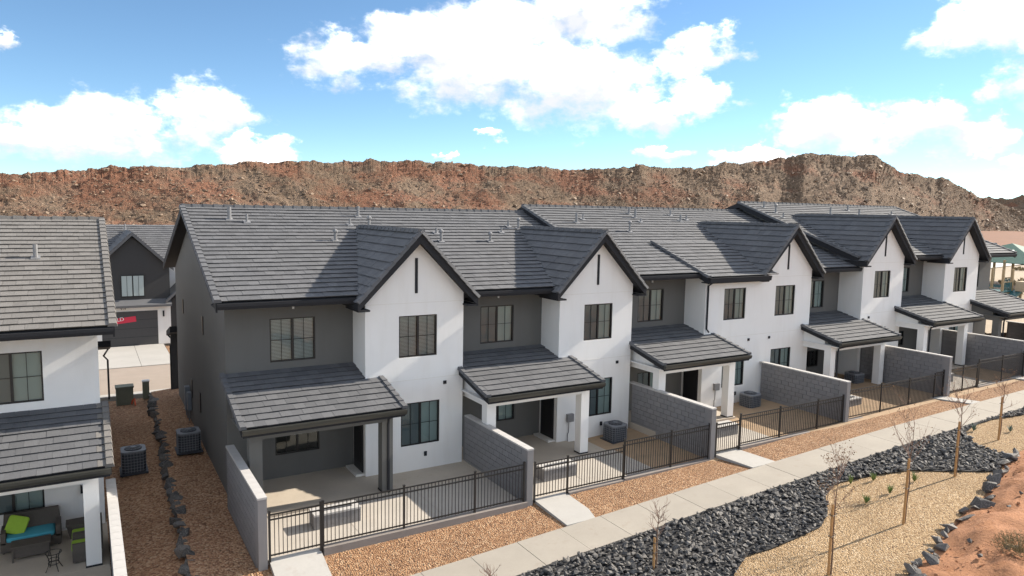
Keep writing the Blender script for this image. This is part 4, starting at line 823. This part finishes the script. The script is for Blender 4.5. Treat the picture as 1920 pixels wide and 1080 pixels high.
def tuft(x, y, s, mat, lb, cat, n=16, grp=None):
    z = zf(x)-.04; m = MB()
    for k in range(n):
        a = k*2.4; t = random.uniform(.15, .9); d = Vector((math.cos(a)*t, math.sin(a)*t, 1.0)).normalized(); b = Vector((-math.sin(a), math.cos(a), 0))*s*.06; L = s*random.uniform(.7, 1.1); p = Vector((x, y, z))
        m.add([p-b, p+b, p+d*L*.6+b*.8-Vector((0, 0, 0)), p+d*L, p+d*L*.6-b*.8], [(0, 1, 2, 3, 4)])
    return tag(m.obj('plant', mat, None, recalc=False), lb, cat, grp)
for i, (x, y) in enumerate(((19.18, -9.25), (18.66, -10.17), (17.32, -10.2), (20.27, -10.05), (18.3, -9.0))): tuft(x, y, .34, 'yucca', 'small green yucca tuft in tan gravel between the two staked saplings', 'plant', 18, 'small yuccas in the tan gravel')
tuft(28.67, -9.19, .3, 'agave', 'small blue-green agave near the far staked sapling', 'plant', 22); tuft(27.5, -8.35, .34, 'agave', 'dark low plant at the black rock edge by the far sapling', 'plant', 20)
def shrub(x, y, z, r_, lb):
    m = MB(); g = random.Random(5)
    for k in range(1500):
        v = Vector((g.gauss(0, 1), g.gauss(0, 1), abs(g.gauss(0, .8)))).normalized()*r_*g.uniform(.5, 1.05); p = Vector((x, y, z))+Vector((v.x, v.y, v.z*.75)); a = Vector((g.uniform(-1, 1), g.uniform(-1, 1), g.uniform(0, 1.4))).normalized()*.09; b = a.cross(Vector((.2, .7, .3))).normalized()*.008; m.add([p-b, p+b, p+a], [(0, 1, 2)])
    for k in range(40): v = Vector((g.gauss(0, 1), g.gauss(0, 1), g.uniform(.2, 1.4))).normalized()*r_*.9; m.tube([(x, y, z-.05), (x+v.x*.5, y+v.y*.5, z+v.z*.4), (x+v.x, y+v.y, z+v.z*.75)], [.012, .008, .003], 4, False)
    tag(m.obj('shrub', 'dry_shrub', None, recalc=False), lb, 'shrub')
shrub(17.0, -14.7, zf(17)+.4, .62, 'dry brown desert shrub on the red dirt bank')

# ================================================================= DISTANCE AT THE RIGHT: playground, road, dirt
struct(sheet('playground_ground', [(50, 2), (75, -4), (120, 10), (150, 40), (90, 36)], lambda x, y: 1.45, 'far_tan', 0))
struct(sheet('dirt_field', [(150, 55), (420, 90), (700, 330), (330, 190)], lambda x, y: 1.60, 'far_orange', 0))
struct(sheet('far_road', [(120, 36), (260, 62), (300, 98), (130, 50)], lambda x, y: 1.56, 'far_white', 0))
def playground():
    g = 1.45
    t = thing('shade_canopy', 'green pyramid shade canopy on tall posts over the playground', 'canopy', (77, 13.5, g)); c = (78, 13.5); r_ = 4.6
    v = [(c[0]-r_, c[1]-r_, 5.2), (c[0]+r_, c[1]-r_, 5.2), (c[0]+r_, c[1]+r_, 5.2), (c[0]-r_, c[1]+r_, 5.2), (c[0], c[1], 7.0)]
    MB().add(v+[(p[0], p[1], p[2]-.05) for p in v], [(0, 1, 4), (1, 2, 4), (2, 3, 4), (3, 0, 4), (5, 9, 6), (6, 9, 7), (7, 9, 8), (8, 9, 5), (0, 5, 6, 1), (1, 6, 7, 2), (2, 7, 8, 3), (3, 8, 5, 0)]).obj('fabric', 'canopy_green', t)
    for sx in (-1, 1):
        for sy in (-1, 1): MB().tube([(c[0]+sx*4.2, c[1]+sy*4.2, g), (c[0]+sx*4.2, c[1]+sy*4.2, 5.3)], .1, 8).obj('post', 'play_post', t)
    t = thing('shade_sail', 'pale shade sail stretched beyond the green canopy', 'canopy', (96, 19, g)); MB().hexa([(84, 14, 5.9), (104, 16, 4.9), (104, 24, 5.2), (90, 24, 6.4)], [(84, 14, 5.94), (104, 16, 4.94), (104, 24, 5.24), (90, 24, 6.44)]).obj('fabric', 'canopy_white', t)
    for p in ((84, 14, 6.2), (90, 24, 8.0), (104, 16, 5.2)): MB().tube([(p[0], p[1], g), p], .1, 8).obj('post', 'black_trim', t)
    t = thing('play_structure', 'wooden playground tower with teal slide and railings', 'playground', (72, 11, g))
    for bx, by, h in ((68, 9.5, 3.4), (73.5, 12, 4.0), (71, 7.6, 2.6)):
        for sx in (0, 1.7):
            for sy in (0, 1.7): MB().box(bx+sx-.09, bx+sx+.09, by+sy-.09, by+sy+.09, g, g+h).obj('post', 'play_post', t)
        MB().box(bx-.1, bx+1.8, by-.1, by+1.8, g+1.3, g+1.42).obj('deck', 'play_teal', t)
        for k in range(6): MB().box(bx+.1+k*.29, bx+.16+k*.29, by-.03, by+.03, g+1.42, g+2.2).obj('railing', 'play_teal', t)
        MB().box(bx, bx+1.7, by-.04, by+.04, g+2.2, g+2.28).obj('handrail', 'play_post', t)
    MB().hexa([(70.2, 8.8, g+1.25), (70.2, 9.5, g+1.25), (66.6, 9.3, g+.1), (66.6, 8.6, g+.1)], [(70.2, 8.8, g+1.5), (70.2, 9.5, g+1.5), (66.6, 9.3, g+.35), (66.6, 8.6, g+.35)]).obj('slide', 'play_teal', t)
    MB().tube([(75.2, 12.5, g+3.9), (75.9, 12.6, g+4.6), (77, 12.7, g+4.6)], .35, 10).obj('tunnel', 'play_teal', t)
    MB().hexa([(69.7, 7.8, g+1.4), (71, 7.8, g+1.4), (71, 9.2, g+1.4), (69.7, 9.2, g+1.4)], [(69.7, 7.8, g+2.3), (71, 7.8, g+2.3), (71, 9.2, g+2.3), (69.7, 9.2, g+2.3)]).obj('panel', 'play_tan', t)
    tag(MB().tube([(118, 37, 1.3), (118, 37, 10.2)], .13, 6).obj('utility_pole', 'bark'), 'tall dark utility pole behind the playground', 'pole')
    for k, (x, y) in enumerate(((150, 60), (175, 72), (215, 80))):
        t = thing('parked_car', 'tiny distant vehicle parked on the pale lot', 'car', (x, y, 1.6), 'vehicles on the far lot'); MB().hexa([(x-2.2, y-.9, 2.0), (x+2.2, y-.9, 2.0), (x+2.2, y+.9, 2.0), (x-2.2, y+.9, 2.0)], [(x-2.1, y-.85, 2.6), (x+2.1, y-.85, 2.6), (x+2.1, y+.85, 2.6), (x-2.1, y+.85, 2.6)]).obj('body', ('plastic_white', 'black_trim', 'far_white')[k], t); MB().hexa([(x-1.4, y-.8, 2.6), (x+1.4, y-.8, 2.6), (x+1.4, y+.8, 2.6), (x-1.4, y+.8, 2.6)], [(x-1, y-.7, 3.1), (x+.9, y-.7, 3.1), (x+.9, y+.7, 3.1), (x-1, y+.7, 3.1)]).obj('cabin', 'window_frame', t)
        for dx in (-1.4, 1.4):
            for dy in (-.85, .85): MB().tube([(x+dx, y+dy-.1, 1.92), (x+dx, y+dy+.1, 1.92)], .33, 10).obj('wheel', 'black_trim', t)
playground()
for k in range(26):
    g_ = random.Random(100+k); x = g_.uniform(62, 190); y = -18+(x+3.8)*.36+g_.uniform(-4, 9); r_ = g_.uniform(.5, 1.1); m = MB()
    for i in range(140):
        v = Vector((g_.gauss(0, 1), g_.gauss(0, 1), abs(g_.gauss(0, .8)))).normalized()*r_*g_.uniform(.6, 1.05); p = Vector((x, y, 1.5+v.z*.6)); p.x += v.x; p.y += v.y; a = Vector((g_.uniform(-1, 1), g_.uniform(-1, 1), g_.uniform(0, 1.4))).normalized()*.3; b = a.cross(Vector((.2, .7, .3))).normalized()*.1; m.add([p-b, p+b, p+a], [(0, 1, 2)])
    tag(m.obj('shrub', 'dry_shrub', None, recalc=False), 'small desert shrub on the flat ground beyond the playground', 'shrub', 'desert shrubs beyond the playground')
for o in list(bpy.data.objects):
    if '_root' in o: del o['_root']
